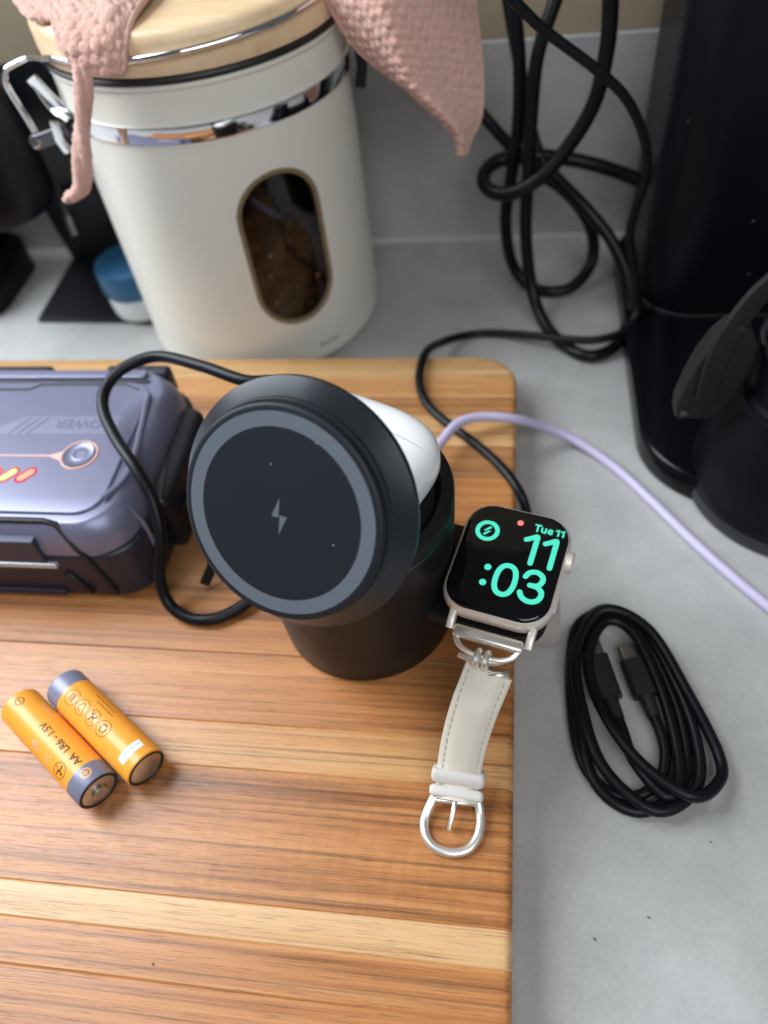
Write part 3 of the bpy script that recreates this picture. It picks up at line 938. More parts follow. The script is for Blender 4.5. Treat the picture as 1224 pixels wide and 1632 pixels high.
# faceted upper shell, narrowing upward
lo = rrect(-330, -136.5, 155.2, 249, [17, 19, 4, 4]); hi = rrect(-330, -143.0, 160.0, 244.5, [14, 16, 4, 4])
loops = [[(x, y, 44) for x, y in lo], [(x, y, 50.5) for x, y in lo]]
loops += [[(x + (u - x) * t, y + (v - y) * t, 50.5 + 10.2 * s) for (x, y), (u, v) in zip(lo, hi)] for t, s in ((0.25, 0.45), (0.6, 0.8), (0.85, 0.95), (1.0, 1.0))]
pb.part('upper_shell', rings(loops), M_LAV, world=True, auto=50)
top = rrect(-330, -146.5, 163.5, 236, [11, 12, 4, 4])
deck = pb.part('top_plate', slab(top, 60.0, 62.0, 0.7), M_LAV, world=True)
# back rail with groove
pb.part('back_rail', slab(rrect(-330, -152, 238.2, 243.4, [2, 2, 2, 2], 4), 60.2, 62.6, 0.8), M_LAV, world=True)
pb.part('rail_groove', tube([(-330, 237.2, 61.0), (-200, 237.2, 61.0), (-196, 236.6, 61.0), (-190, 237.2, 61.0), (-150, 237.2, 61.0)], 0.75, n=8, smooth=False), M_DKP, world=True)
pb.part('rail_groove', tube([(-330, 231.0, 62.0), (-203, 231.0, 62.0), (-198, 234.0, 62.0), (-160, 234.2, 62.0), (-152.5, 231.0, 62.0)], 0.55, n=8, smooth=False), M_DKP, world=True)
for x0 in (-232, -176):
    pb.part('hinge_lug', box(x0, x0 + 30, 246, 252.5, 44, 58, 2.0), M_NAVY, world=True)
# front catch plate: dark recess with bright lip
pb.part('front_recess', slab([(-330, 153.4), (-171.0, 153.4), (-171.0, 160.5), (-330, 160.5)], 43.5, 56.0, 1.0), mat('recess_grey', (0.05, 0.052, 0.085), 0.4, metal=0.3), world=True)
pb.part('front_lip', box(-330, -167.0, 152.4, 156.5, 40.8, 43.4, 0.9), mat('bright_lip', (0.62, 0.63, 0.72), 0.28, metal=0.6), world=True)
pb.part('front_groove', tube([(-330, 160.3, 60.9), (-167, 160.3, 60.9), (-162.0, 159.6, 60.2), (-157.0, 156.0, 52), (-153.0, 154.2, 44), (-150.0, 153.8, 24)], 1.25, n=8, smooth=False), M_DKP, world=True)
pb.part('front_groove', tube([(-166.0, 154.0, 37), (-160.0, 153.8, 24)], 1.1, n=8, smooth=False), M_DKP, world=True)
pb.part('front_rib', box(-330, -172, 152.8, 156, 21.5, 24.5, 0.9), M_NAVY, world=True)
# right end guard with ports
pb.part('end_guard', slab(rrect(-142, -127.5, 178, 234, [3, 6, 2, 2]), BT + 3, 50, 3.5, 2.0), mat('guard_black', (0.010, 0.010, 0.016), 0.45, spec=0.35), world=True)
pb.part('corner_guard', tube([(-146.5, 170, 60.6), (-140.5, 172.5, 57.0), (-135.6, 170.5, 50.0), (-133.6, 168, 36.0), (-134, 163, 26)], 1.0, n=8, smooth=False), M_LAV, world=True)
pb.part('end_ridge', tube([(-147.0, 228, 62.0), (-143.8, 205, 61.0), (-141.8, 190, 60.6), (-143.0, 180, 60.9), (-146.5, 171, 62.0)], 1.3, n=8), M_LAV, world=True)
pb.part('port', box(-128.2, -126.6, 186, 200, 31, 39, 0.6), M_DKP, world=True)
pb.part('port', box(-128.2, -126.6, 206, 224, 31, 39, 0.6), M_DKP, world=True)
# top plate print, button and lamps
plate = poly2d([(-214, 203.5), (-153.5, 204.5), (-155.0, 215.0), (-197, 214.2)], 62.06)
pb.part('name_strip', plate, mat('lavender_light', (0.23, 0.24, 0.35), 0.32, metal=0.35), world=True, parent=deck, smooth=False)
tp = shift(text2d('POWER', 7.0, 0.10), -157.5, 212.4, 180)
for v in tp.verts: v.co.z = 62.12
pb.part('print', tp, mat('print_grey', (0.15, 0.155, 0.24), 0.35, metal=0.4), world=True, parent=deck, smooth=False)
for k in range(3):
    s = stroke2d([(-200 + 4 * k, 204.5), (-194.5 + 4 * k, 213.2)], 1.1, 62.12, smooth=False)
    pb.part('slash_mark', s, MATS['print_grey'], world=True, parent=deck, smooth=False)
BC = (-164.6, 192.6)
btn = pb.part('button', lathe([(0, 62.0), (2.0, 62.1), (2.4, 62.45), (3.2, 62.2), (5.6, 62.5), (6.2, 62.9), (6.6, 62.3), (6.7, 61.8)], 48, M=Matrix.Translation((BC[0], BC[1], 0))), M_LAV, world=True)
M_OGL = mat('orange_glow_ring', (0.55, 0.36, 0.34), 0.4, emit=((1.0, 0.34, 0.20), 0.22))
pb.part('glow_ring', lathe([(6.75, 62.05), (7.0, 62.5), (7.5, 62.5), (7.7, 62.05)], 48, M=Matrix.Translation((BC[0], BC[1], 0))), M_OGL, world=True, parent=btn)
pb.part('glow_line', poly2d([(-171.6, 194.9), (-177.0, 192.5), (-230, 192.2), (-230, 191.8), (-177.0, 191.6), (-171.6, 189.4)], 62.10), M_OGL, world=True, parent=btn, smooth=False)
for k in range(5):
    x = -182.8 - 7.4 * k
    def pill(w, l, z):
        return stroke2d([(x - 1.5 * l, 181.7 - 1.7 * l), (x + 1.5 * l, 181.7 + 1.7 * l)], w, z, smooth=False)
    lm = pb.part('charge_lamp', pill(5.0, 1.0, 62.09), emat('pink_lamp_rim', (1.0, 0.05, 0.18), 0.95) if k == 0 else emat('red_lamp_rim', (1.0, 0.16, 0.14), 1.0), world=True, parent=deck, smooth=False)
    pb.part('lamp_core', pill(3.2, 0.95, 62.14), emat('pink_lamp_core', (1.0, 0.62, 0.40), 1.1) if k == 0 else emat('warm_lamp_core', (1.0, 0.86, 0.42), 1.4), world=True, parent=deck, smooth=False)

# ================================================================ CANISTER
CC = Vector((-139.5, 371.5, 0)); CRAD = 66.0
can = Thing('coffee_canister', 'cream metal coffee canister with oval window and wooden clamp lid', 'canister', tuple(CC))
M_CRM = mat('cream_enamel', (0.72, 0.725, 0.66), 0.38, bump=(1200, 0.06, 0.05), rvary=(60, 0.05), vary=(300, 0.015))
M_CHR = mat('chrome', (0.80, 0.80, 0.80), 0.07, metal=1.0)
M_INS = mat('canister_inside', (0.02, 0.016, 0.012), 0.6)
WZ, WA, WHW, WHH = 71.0, R(35.0), 19.5, 38.5
def in_win(a, z, grow=0.0):
    u = (a - WA) * CRAD; v = z - WZ
    s = WHH - WHW
    d = math.hypot(u, max(0, abs(v) - s))
    return d < WHW + grow
zs = [0.4, 1.2, 3.0, 6.0] + [6 + (112 - 6) * i / 66 for i in range(1, 67)] + [128, 138, 147, 150.5]
rz = {0.4: 60.5, 1.2: 62.8, 3.0: 64.9, 6.0: 66.0}
NA = 200
bm = bmesh.new()
vs = []
for z in zs:
    r = rz.get(z, CRAD)
    vs.append([bm.verts.new((r * math.sin(2 * math.pi * i / NA), -r * math.cos(2 * math.pi * i / NA), z)) for i in range(NA)])
for j in range(len(zs) - 1):
    for i in range(NA):
        am = 2 * math.pi * (i + 0.5) / NA
        if am > math.pi: am -= 2 * math.pi
        if in_win(am, (zs[j] + zs[j + 1]) / 2): continue
        k = (i + 1) % NA
        bm.faces.new((vs[j][i], vs[j][k], vs[j + 1][k], vs[j + 1][i]))
bm.faces.new(list(reversed(vs[0])))
# rolled top rim
can.part('body', bm, M_CRM)
can.part('rim', lathe([(65.8, 149.5), (66.9, 150.3), (67.2, 151.3), (66.6, 152.3), (64.5, 152.5), (62, 152.0), (62, 149)], 96), M_CRM)
can.part('liner', lathe([(0, 2), (50, 2), (50, 149), (60, 149)], 64), M_INS)
def cyl_pt(u, v, r):
    a = WA + u / CRAD
    return Vector((r * math.sin(a), -r * math.cos(a), WZ + v))
def oval(w, h, n=14):
    s = h - w; pts = []
    for i in range(n + 1): pts.append((w * math.cos(math.pi * i / n), s + w * math.sin(math.pi * i / n)))
    for i in range(n + 1): pts.append((-w * math.cos(math.pi * i / n), -s - w * math.sin(math.pi * i / n)))
    return pts
fr = bmesh.new()
secs = [(1.0, 65.2), (1.4, 66.2), (1.0, 66.6), (-0.2, 66.6), (-0.8, 66.2), (-1.0, 65.0), (-1.0, 62.5)]
rings([[cyl_pt(u, v, r) for u, v in oval(WHW + d, WHH + d)] for d, r in secs], False, False, fr)
can.part('window_frame', fr, mat('tan_gasket', (0.20, 0.155, 0.09), 0.5))
pane = bmesh.new()
ov = oval(WHW - 0.9, WHH - 0.9)
n_o = len(ov)
rgs = [[cyl_pt(u * k, v * k, 65.3) for u, v in ov] for k in (1.0, 0.8, 0.55, 0.3)]
rings(rgs, False, True, pane)
mg = bpy.data.materials.new('smoky_pane'); mg.use_nodes = True
nt = mg.node_tree; nt.nodes.clear()
g1 = nt.nodes.new('ShaderNodeBsdfTransparent'); g1.inputs[0].default_value = (0.55, 0.52, 0.48, 1)
g2 = nt.nodes.new('ShaderNodeBsdfGlossy'); g2.inputs['Roughness'].default_value = 0.06
fz = nt.nodes.new('ShaderNodeFresnel'); fz.inputs['IOR'].default_value = 1.5
ms = nt.nodes.new('ShaderNodeMixShader'); oo = nt.nodes.new('ShaderNodeOutputMaterial')
nt.links.new(fz.outputs[0], ms.inputs[0]); nt.links.new(g1.outputs[0], ms.inputs[1]); nt.links.new(g2.outputs[0], ms.inputs[2]); nt.links.new(ms.outputs[0], oo.inputs[0])
can.part('window_pane', pane, mg)
beans = bmesh.new()
rng = random.Random(3)
for k in range(230):
    u = rng.uniform(-21, 21); v = rng.uniform(-40, 8 + 6 * math.sin(u * 0.2))
    p = cyl_pt(u, v, rng.uniform(54.5, 61.0))
    s = superell(5.2, 3.6, 2.6, 1, 1, 10, 6)
    join(beans, s, Matrix.Translation(p) @ Matrix.Rotation(rng.uniform(0, 6.3), 4, 'Z') @ Matrix.Rotation(rng.uniform(0, 6.3), 4, 'X'))
can.part('coffee_beans', beans, mat('roast_bean', (0.11, 0.050, 0.024), 0.42, vary=(150, 0.4)), kind='stuff')
can.part('band', lathe([(66.0, 129.3), (66.9, 129.5), (67.0, 130), (67.0, 135.8), (66.9, 136.3), (66.0, 136.5)], 128), M_CHR)
can.part('gasket', lathe([(60, 152.4), (67.0, 152.5), (68.2, 153.2), (68.4, 154.2), (67.8, 155.2), (60, 155.3)], 96), mat('black_gasket', (0.008, 0.008, 0.009), 0.45))
lid = can.part('lid', lathe([(0, 155.0), (66.4, 155.1), (67.2, 155.8), (67.4, 158), (67.4, 166.5), (66.8, 169.0), (65.2, 170.6), (62, 171.2), (0, 171.4)], 128), None)
lid.data.materials.append(wood('lid_wood', (0.66, 0.46, 0.27), (0.74, 0.55, 0.34), (0.80, 0.62, 0.41), 40.0, 0.0, 0.34, 1.0))
def C_(a, r, z):
    return (r * math.sin(R(a)), -r * math.cos(R(a)), z)
# wire bail round the lid, coming down to the clamp at the left
wire = [(-213.5, 335, 121.5), (-215.4, 335, 133), (-217.5, 335, 145.0), (-215.0, 335, 150.8), (-208, 334, 153.8), (-200.5, 332, 156.0), (-190, 324, 158.2)]
wire = [Vector(p) - CC for p in wire] + [Vector(C_(a, 69.0, 161.0 + (a + 36) * 0.055)) for a in range(-36, 100, 8)]
can.part('bail_wire', tube(wire, 1.35, n=12, step=1.5), M_CHR)
wire2 = [Vector(p) - CC for p in [(-190.5, 330, 127), (-199, 331, 135), (-203, 332, 146), (-201, 333, 148)]]
can.part('lever_wire', tube(wire2, 0.9, n=10, step=1.5), M_CHR)
lev = tube([Vector(p) - CC for p in [(-189, 331.5, 128.5), (-197, 331, 139), (-202.5, 331, 149)]], 1.0, prof=rrect(-4, 4, -0.7, 0.7, 0.4, 3), step=2.0, up=(-0.5, -0.7, 0.3))
can.part('lever', lev, M_CHR)
can.part('clamp_bracket', tube([Vector(p) - CC for p in [(-214.5, 335, 121), (-206, 333, 123.5), (-192, 329.5, 128)]], 1.0, prof=rrect(-3.8, 3.8, -3.2, 3.2, 0.8, 3), smooth=False, up=(0, 0, 1)), mat('dark_steel', (0.10, 0.10, 0.105), 0.2, metal=1.0))
can.part('clamp_pin', lathe([(0, -5.0), (2.3, -4.9), (2.8, -4.3), (2.8, 4.3), (2.3, 4.9), (0, 5.0)], 24, M=Matrix.Translation(Vector((-213.5, 334.6, 121)) - CC) @ Matrix.Rotation(R(70), 4, 'X')), M_CHR)
can.part('clamp_clip', tube([Vector(p) - CC for p in [(-198, 327.5, 132), (-198.5, 326.5, 124), (-197, 327.0, 118.5)]], 1.1, prof=rrect(-2.4, 2.4, -0.6, 0.6, 0.3, 3), smooth=False, up=(-0.3, -1, 0)), M_CHR)
can.part('back_hinge', tube([C_(98, 68.5, 148), C_(100, 71, 140), C_(100, 72, 128), C_(99, 70.0, 118)], 1.0, prof=rrect(-7, 7, -2.4, 2.4, 1.6, 4), up=(1, 0.1, 0)), mat('dark_hinge', (0.035, 0.038, 0.036), 0.25, metal=0.7))
# faded script mark near the foot
sq = [(-6, 0.2), (-5.2, 2.2), (-4.6, -0.6), (-3.6, 1.6), (-2.6, -0.4), (-1.6, 1.0), (-0.6, -0.3), (0.2, 1.2), (1.0, -0.4), (2.2, 1.2), (3.2, -0.2), (4.2, 1.4), (5.2, -0.3), (6.2, 0.8)]
sk = stroke2d(sq, 0.55, 0.0)
for v in sk.verts:
    a = R(45.0) + v.co.x / CRAD; z = 12.3 + v.co.y
    v.co = Vector((66.06 * math.sin(a), -66.06 * math.cos(a), z))
can.part('script_mark', sk, mat('mark_grey', (0.20, 0.19, 0.16), 0.6), smooth=False)

# ================================================================ TOWEL
M_TOW = mat('pink_microfibre', (0.90, 0.52, 0.42), 0.95, sheen=0.6, bump=(2200, 1.0, 1.0), vary=(220, 0.10))
def cloth(ctrl, nu, nv, bm, pitch=5.6, amp=1.0, hem=3.5):
    G = grid_patch(ctrl, nu, nv)
    # arc-length coordinates along middle row / column
    V = []
    for j in range(nv):
        row = []
        for i in range(nu):
            a = G[j][max(i - 1, 0)]; b_ = G[j][min(i + 1, nu - 1)]
            c = G[max(j - 1, 0)][i]; d = G[min(j + 1, nv - 1)][i]
            n = (b_ - a).cross(d - c)
            if n.length > 1e-9: n.normalize()
            row.append(n)
        V.append(row)
    S = [[0.0] * nu for _ in range(nv)]; T = [[0.0] * nu for _ in range(nv)]
    for j in range(nv):
        for i in range(1, nu): S[j][i] = S[j][i - 1] + (G[j][i] - G[j][i - 1]).length
        mid = S[j][nu // 2]
        tot = S[j][-1]
        for i in range(nu): S[j][i] -= mid
    for i in range(nu):
        for j in range(1, nv): T[j][i] = T[j - 1][i] + (G[j][i] - G[j - 1][i]).length
    W = [[None] * nu for _ in range(nv)]; H = [[0.0] * nu for _ in range(nv)]
    for j in range(nv):
        for i in range(nu):
            s, t = S[j][i], T[j][nu // 2]
            edge = min(s - S[j][0], S[j][-1] - s)
            # hexagonal pillow bumps
            u = s / pitch; v = t / (pitch * 0.866)
            best = 9
            for dj in (-1, 0, 1):
                rj = math.floor(v) + dj
                for di in (-1, 0, 1, 2):
                    ci = math.floor(u) + di + (0.5 if rj % 2 else 0)
                    jx = 0.13 * math.sin(ci * 12.9 + rj * 7.1); jy = 0.13 * math.sin(ci * 5.3 - rj * 9.7)
                    dd = math.hypot(u - ci - jx, (v - rj - jy) * 0.866)
                    if dd < best: best = dd; hk = 0.85 + 0.25 * math.sin(ci * 3.7 + rj * 5.9)
            h = amp * hk * (max(0, 1 - (best / 0.56) ** 2) ** 0.55)
            if edge < hem: h = amp * 0.9 * math.sqrt(max(0, 1 - (1 - edge / hem * 2) ** 2)) if hem > 0 else 0
            h += 0.30 * noise.noise(G[j][i] * 0.6) + 0.32 * noise.noise(G[j][i] * 1.7)
            W[j][i] = bm.verts.new(G[j][i] + V[j][i] * (h + 0.3))
            H[j][i] = h
    # back side
    B = [[bm.verts.new(G[j][i] - V[j][i] * (H[j][i] + 0.3)) for i in range(nu)] for j in range(nv)]
    for j in range(nv - 1):
        for i in range(nu - 1):
            bm.faces.new((W[j][i], W[j][i + 1], W[j + 1][i + 1], W[j + 1][i]))
            bm.faces.new((B[j][i], B[j + 1][i], B[j + 1][i + 1], B[j][i + 1]))
    for j in range(nv - 1):
        bm.faces.new((W[j][0], W[j + 1][0], B[j + 1][0], B[j][0]))
        bm.faces.new((W[j][-1], B[j][-1], B[j + 1][-1], W[j + 1][-1]))
    for i in range(nu - 1):
        bm.faces.new((W[0][i], B[0][i], B[0][i + 1], W[0][i + 1]))
        bm.faces.new((W[-1][i], W[-1][i + 1], B[-1][i + 1], B[-1][i]))
    return bm
tw = bmesh.new()
# right-hand corner: lit fold, ridge, shaded fold
right = [
    [(-95, 378, 175), (-70, 352, 178), (-54, 336, 181), (-38, 345, 180), (-24, 366, 176)],
    [(-80, 360, 172), (-64, 345, 174.5), (-50, 335, 176.5), (-33, 348, 174), (-18, 364, 167)],
    [(-74.7, 353, 162.7), (-61, 342, 164.8), (-46.7, 334, 166.4), (-31, 347, 162), (-15.3, 362, 155.6)],
    [(-67.7, 352, 148.5), (-56.5, 342, 151.0), (-44.7, 334, 153.4), (-29, 347, 147), (-13.2, 362, 139.1)],
    [(-56.9, 352, 137.4), (-50.0, 342, 140.3), (-42.6, 334, 142.9), (-28, 347, 135), (-12.1, 362, 126.6)],
    [(-48.2, 349, 132.4), (-44, 341, 134.0), (-39.3, 334, 135.6), (-26, 347, 125), (-12.4, 362, 114.8)],
    [(-33.0, 348, 118.3), (-31.0, 341, 121.3), (-29.0, 335, 124.0), (-22, 347, 115), (-14.6, 361, 106.5)],
    [(-24.0, 349, 107.1), (-23, 345, 109), (-22.0, 341, 111.5), (-20.2, 348, 106), (-18.6, 357, 101.0)],
    [(-22.6, 350, 97.5), (-22.0, 349, 98.3), (-21.4, 347, 99.5), (-21.0, 350, 98.0), (-20.6, 353, 96.6)],
]
cloth(right, 130, 150, tw, pitch=4.1, amp=1.6, hem=2.4)
# left-hand flap lying over the lid edge
left = [
    [(-215, 395, 176), (-190, 385, 179), (-165, 372, 177), (-143, 368, 179), (-120, 372, 176)],
    [(-196, 362, 176), (-178, 352, 179), (-163, 346, 177), (-150, 346, 180), (-138, 350, 176)],
    [(-184, 337, 175.0), (-173, 333, 177), (-162, 332, 176), (-150.5, 332, 178.5), (-139.5, 333, 174.5)],
    [(-176, 318.5, 173.5), (-167.5, 314, 174.5), (-157, 313, 175.0), (-148.5, 313, 177.0), (-140.5, 314, 172.5)],
    [(-170, 306, 168.5), (-164.5, 303.2, 169.5), (-156, 302.2, 170.5), (-148.5, 302.0, 171.5), (-142.0, 303.5, 167.0)],
    [(-165.5, 301.8, 163.4), (-161.5, 300.6, 163.6), (-155, 300.0, 164.0), (-148.5, 300.0, 164.2), (-143.4, 301.5, 162.0)],
    [(-164.0, 301.8, 160.8), (-160.4, 301.0, 160.4), (-155, 300.6, 159.8), (-149.5, 300.6, 159.6), (-145.5, 301.8, 160.0)],
]
cloth(left, 110, 140, tw, pitch=5.0, amp=1.8, hem=2.4)
# lobe showing at the far left of the flap
lobe = [
    [(-226, 392, 175), (-210, 384, 176), (-190, 380, 176)],
    [(-208, 352, 174.5), (-200, 346, 175.5), (-184, 346, 175)],
    [(-196, 334, 173.5), (-190, 329, 174.0), (-178, 329, 173.5)],
    [(-187, 324.5, 172.8), (-182, 320.5, 172.8), (-173, 321, 172.6)],
]
cloth(lobe, 50, 60, tw, pitch=5.6, amp=1.6, hem=2.4)
# sheet over the back of the lid that ties the flaps together
sheet = [
    [(-205, 405, 174), (-160, 420, 176), (-110, 418, 175), (-70, 392, 174)],
    [(-190, 385, 175), (-155, 395, 178), (-112, 392, 176), (-74, 374, 175)],
    [(-165, 364, 175), (-140, 362, 177), (-108, 368, 175), (-76, 362, 174)],
    [(-152, 348, 174), (-132, 350, 175), (-104, 361, 174), (-78, 356, 173)],
]
cloth(sheet, 90, 50, tw, pitch=5.6, amp=1.0, hem=2.0)
# twisted hem tail hanging from the left flap
tail = [(-161.5, 300.5, 163.5), (-162.4, 299.2, 158.0), (-164.6, 298.2, 152.0), (-168.2, 297.6, 143.5), (-172.4, 297.2, 134.5), (-175.5, 296.8, 126.5), (-178.2, 296.5, 119.6), (-181.5, 296.2, 115.6), (-186.5, 296.0, 113.6), (-189.5, 296.0, 113.8)]
TC = catmull(tail, 0.8)
def tail_loops(off, r0):
    out = []
    m = len(TC)
    for i in range(m):
        t = (TC[min(i + 1, m - 1)] - TC[max(i - 1, 0)]).normalized()
        w = Vector((1, 0, 0.2)); w = (w - t * w.dot(t)).normalized(); n = w.cross(t)
        f = i / (m - 1)
        rr = r0 * (0.95 + 0.25 * math.sin(f * 3.0)) * (1.0 if f < 0.93 else math.sqrt(max(0.05, 1 - ((f - 0.93) / 0.07) ** 2)))
        ph = f * 5.0
        c = TC[i] + (w * math.cos(ph) + n * math.sin(ph)) * off
        lp = []
        for j in range(22):
            a = 2 * math.pi * j / 22
            k = rr * (1 + 0.20 * noise.noise(Vector((i * 0.35, j * 0.6, off * 3))) + 0.22 * noise.noise(Vector((i * 1.1, j * 1.3, off * 5))))
            lp.append(c + w * (k * math.cos(a)) + n * (k * 0.8 * math.sin(a)))
        out.append(lp)
    return out
rings(tail_loops(1.35, 2.4), True, True, tw)
rings(tail_loops(-1.35, 2.3), True, True, tw)
solo('kitchen_towel', tw, M_TOW, 'pink textured microfibre towel draped over the canister lid', 'towel', base=(-120, 370, 172), auto=None)

# ================================================================ CABLES
M_CBL = mat('black_cable_rubber', (0.004, 0.005, 0.007), 0.40, spec=0.28, bump=(2500, 0.12, 0.05), rvary=(80, 0.08))
M_CRD = mat('black_power_cord', (0.004, 0.005, 0.006), 0.34, spec=0.3, bump=(1500, 0.1, 0.05), rvary=(60, 0.08))
M_LIL = mat('lilac_cable', (0.50, 0.46, 0.64), 0.45, bump=(2500, 0.12, 0.05))
M_PLG = mat('plug_metal', (0.30, 0.28, 0.25), 0.4, metal=1.0)

ca = Thing('charging_cable', 'black cable looping over the power box and behind the round pad', 'cable', (-118, 145, BT))
cable_a = [(-118.0, 193.0, 36.0), (-110.0, 197.0, 37.0), (-98.0, 205.0, 44.0), (-86.0, 215.0, 60.0), (-80.0, 217.0, 74.0), (-86.0, 214.0, 81.0),
           (-96.7, 213.0, 82.5), (-116.6, 222.2, 82.0), (-138.0, 230.5, 80.0), (-151.7, 225.3, 78.0), (-157.1, 216.7, 75.0), (-154.9, 206.2, 73.0), (-146.4, 193.8, 70.0), (-136.0, 182.1, 67.0), (-128.5, 172.8, 60.0), (-126.1, 164.4, 50.0), (-128.6, 155.4, 36.0), (-126.5, 149.1, 26.0), (-118.2, 144.7, 22.6), (-108.0, 144.6, 22.6), (-100.2, 148.9, 22.8), (-93.3, 155.0, 24.0), (-87.0, 162.0, 26.0), (-80.0, 172.0, 27.5)]
ca.part('cord', tube(cable_a, 2.35, n=14), M_CBL, world=True)
ca.part('plug', tube([(-126.4, 193, 36), (-116.5, 193, 36), (-108, 193.4, 36.4)], 1.0, prof=rrect(-5.5, 5.5, -3.2, 3.2, 2.6, 5), smooth=False, up=(0, 0, 1)), mat('plug_dark', (0.03, 0.032, 0.038), 0.4), world=True)
ca.part('cord_tie', tube([(-111, 170, 32), (-113, 165, 27), (-116, 160.5, 22.3)], 1.0, prof=rrect(-2.0, 2.0, -0.7, 0.7, 0.5, 3), up=(0.3, -1, 0.4)), mat('tie_black', (0.012, 0.010, 0.009), 0.7, spec=0.2), world=True)

lil = [(-38.0, 192.0, 29.0), (-36.0, 204.0, 30.0), (-31.5, 220.4, 31.0), (-25.7, 233.0, 31.0), (-19.6, 244.5, 30.0), (-10.2, 250.8, 28.0), (5.0, 254.2, 23.5), (19.6, 260.8, 12.0), (34.3, 258.6, 5.0), (50.6, 245.2, 2.3), (65.0, 225.2, 2.3), (80.2, 202.5, 2.3), (94.2, 183.8, 2.3), (105.5, 169.9, 2.3), (120.8, 149.4, 2.3), (140, 120, 2.3), (175, 62, 2.3), (235, 10, 2.3), (330, -30, 2.3), (470, -70, 2.3)]
solo('lilac_cable', tube(lil, 2.15, n=14), M_LIL, 'pale lilac cable running from behind the stand across the counter', 'cable', base=(80, 202, 0))

cb = [(-22, 326, 186), (-6.4, 330.0, 171.0), (3.0, 331.8, 161.3), (12.7, 333.5, 152.1), (33.2, 336.1, 136.4), (47.3, 338.3, 122.8), (57.3, 341.1, 104.3), (60.6, 343.5, 87.7), (58.5, 345.9, 69.9), (58.0, 345.6, 56.0), (63.5, 344.0, 35.2), (66.5, 342.0, 20.0), (64.5, 337.0, 13.5), (58.5, 328.9, 12.5), (45.3, 322.8, 13.0), (30.2, 326.3, 11.0), (14.7, 333.3, 8.0), (-5.1, 342.2, 3.0), (-20.3, 340.9, 3.0), (-32.9, 327.3, 9.0), (-39.0, 302.5, 22.0), (-40.2, 281.0, 23.5), (-35.4, 265.1, 22.8), (-26.0, 253.4, 22.3), (-15.6, 243.5, 22.2), (-4.2, 231.0, 22.3), (3.2, 220.3, 22.4), (8.2, 211.9, 20.0), (11.0, 207.0, 13.0), (11.8, 199.5, 5.0), (11.0, 186.7, 2.2), (8.8, 174, 2.2)]
solo('thin_cable', tube(cb, 2.1, n=14), M_CBL, 'thin black cable curving over the board corner to behind the watch', 'cable', base=(-20, 250, 0))

cord1 = [(-6, 402, 172), (-3.5, 400.0, 157.2), (0.1, 398.6, 143.0), (3.7, 396.3, 117.7), (4.0, 393.9, 89.8), (1.3, 392.1, 65.2), (-1.2, 390.4, 41.5), (2.5, 388.3, 17.4), (12.6, 382.5, 5.2), (25.6, 377.9, 3.8), (37.8, 381.6, 5.0), (46.9, 392.0, 12.1), (46.8, 397.8, 25.4), (40.0, 401.6, 38.4), (28.2, 405.9, 49.7), (16.3, 409.0, 56.8), (7.8, 412.0, 63.3), (-4.1, 414.0, 75.1), (-14.6, 416.0, 86.5), (-25.1, 418.0, 97.5), (-45, 420, 112)]
cord2 = [(26, 397, 172), (22.8, 395.0, 156.7), (18.3, 391.2, 144.1), (11.7, 386.5, 124.0), (10.1, 383.8, 101.7), (9.5, 379.4, 74.5), (9.4, 371.1, 44.1), (13.8, 361.0, 17.1), (20.8, 346.5, 6.0), (31.0, 330.3, 3.8), (43.3, 321.5, 3.8), (56.8, 329.6, 4.0), (64.4, 347.0, 10.0), (61.7, 358.9, 26.0), (52.8, 368.9, 40.6), (39.6, 378.0, 53.2), (28.6, 386.4, 61.0), (20.6, 395.0, 66.1), (14.2, 404.0, 72.7), (10, 410, 84), (4, 412, 110), (-4, 414, 150), (-6, 415, 180)]
cord3 = [(37, 383, 176), (39.3, 383.0, 158.3), (41.1, 383.0, 144.0), (41.7, 382.6, 126.2), (38.4, 380.8, 104.4), (28.4, 377.6, 86.6), (15.5, 373.9, 73.2), (1.3, 372.6, 66.1), (-9.5, 377.7, 65.2), (-13.1, 388.3, 67.0), (-7.5, 396.9, 70.1), (5.9, 400.7, 71.1), (21.7, 401.7, 69.4), (40.8, 402.0, 65.1), (60.5, 402.5, 57.6), (77.2, 400.0, 50.9), (95, 399, 45)]
for pts, r, lbl in ((cord1, 3.2, 'thick black cord whose small lower loop hangs behind the others'), (cord2, 3.2, 'thick black cord making the largest hanging loop down to the counter'), (cord3, 3.6, 'thickest black cord hooking round the bundle towards the tall black appliance')):
    solo('power_cable', tube(pts, r, n=14), M_CRD, lbl, 'cord', group='tangled cords by the wall', base=(20, 380, 0))

# coiled cable
coil = [(37.9, 167.9, 2.3), (51.8, 163.6, 2.5), (60.8, 140.4, 2.8), (64.7, 118.9, 3.0), (62.0, 101.0, 3.3), (47.3, 90.7, 3.5), (33.8, 98.7, 3.8), (29.6, 120.7, 4.0), (27.9, 145.5, 4.3), (38.7, 166.7, 5.5), (53.5, 160.1, 5.7), (63.3, 137.0, 5.9), (68.0, 116.0, 5.2), (65.8, 99.5, 5.4), (51.9, 90.4, 6.6), (36.8, 102.4, 6.8), (30.5, 122.2, 7.1), (28.8, 144.4, 8.0), (38.7, 162.5, 12.0), (54.8, 156.0, 11.2), (66.3, 132.3, 8.8), (74.5, 111.1, 5.5), (72.3, 100.8, 7.2), (61.9, 94.6, 10.8), (46.2, 106.1, 10.5), (35.1, 127.3, 9.2), (33.1, 144.8, 9.8), (40.0, 159.2, 9.5), (49.7, 155.8, 8.5), (57.3, 136.3, 6.5), (60.9, 115.3, 5.5), (60.3, 101.1, 6.5), (55.1, 95.1, 7.5), (46.3, 106.4, 7.0), (43.4, 118.2, 6.0), (41.2, 126.0, 5.0)]
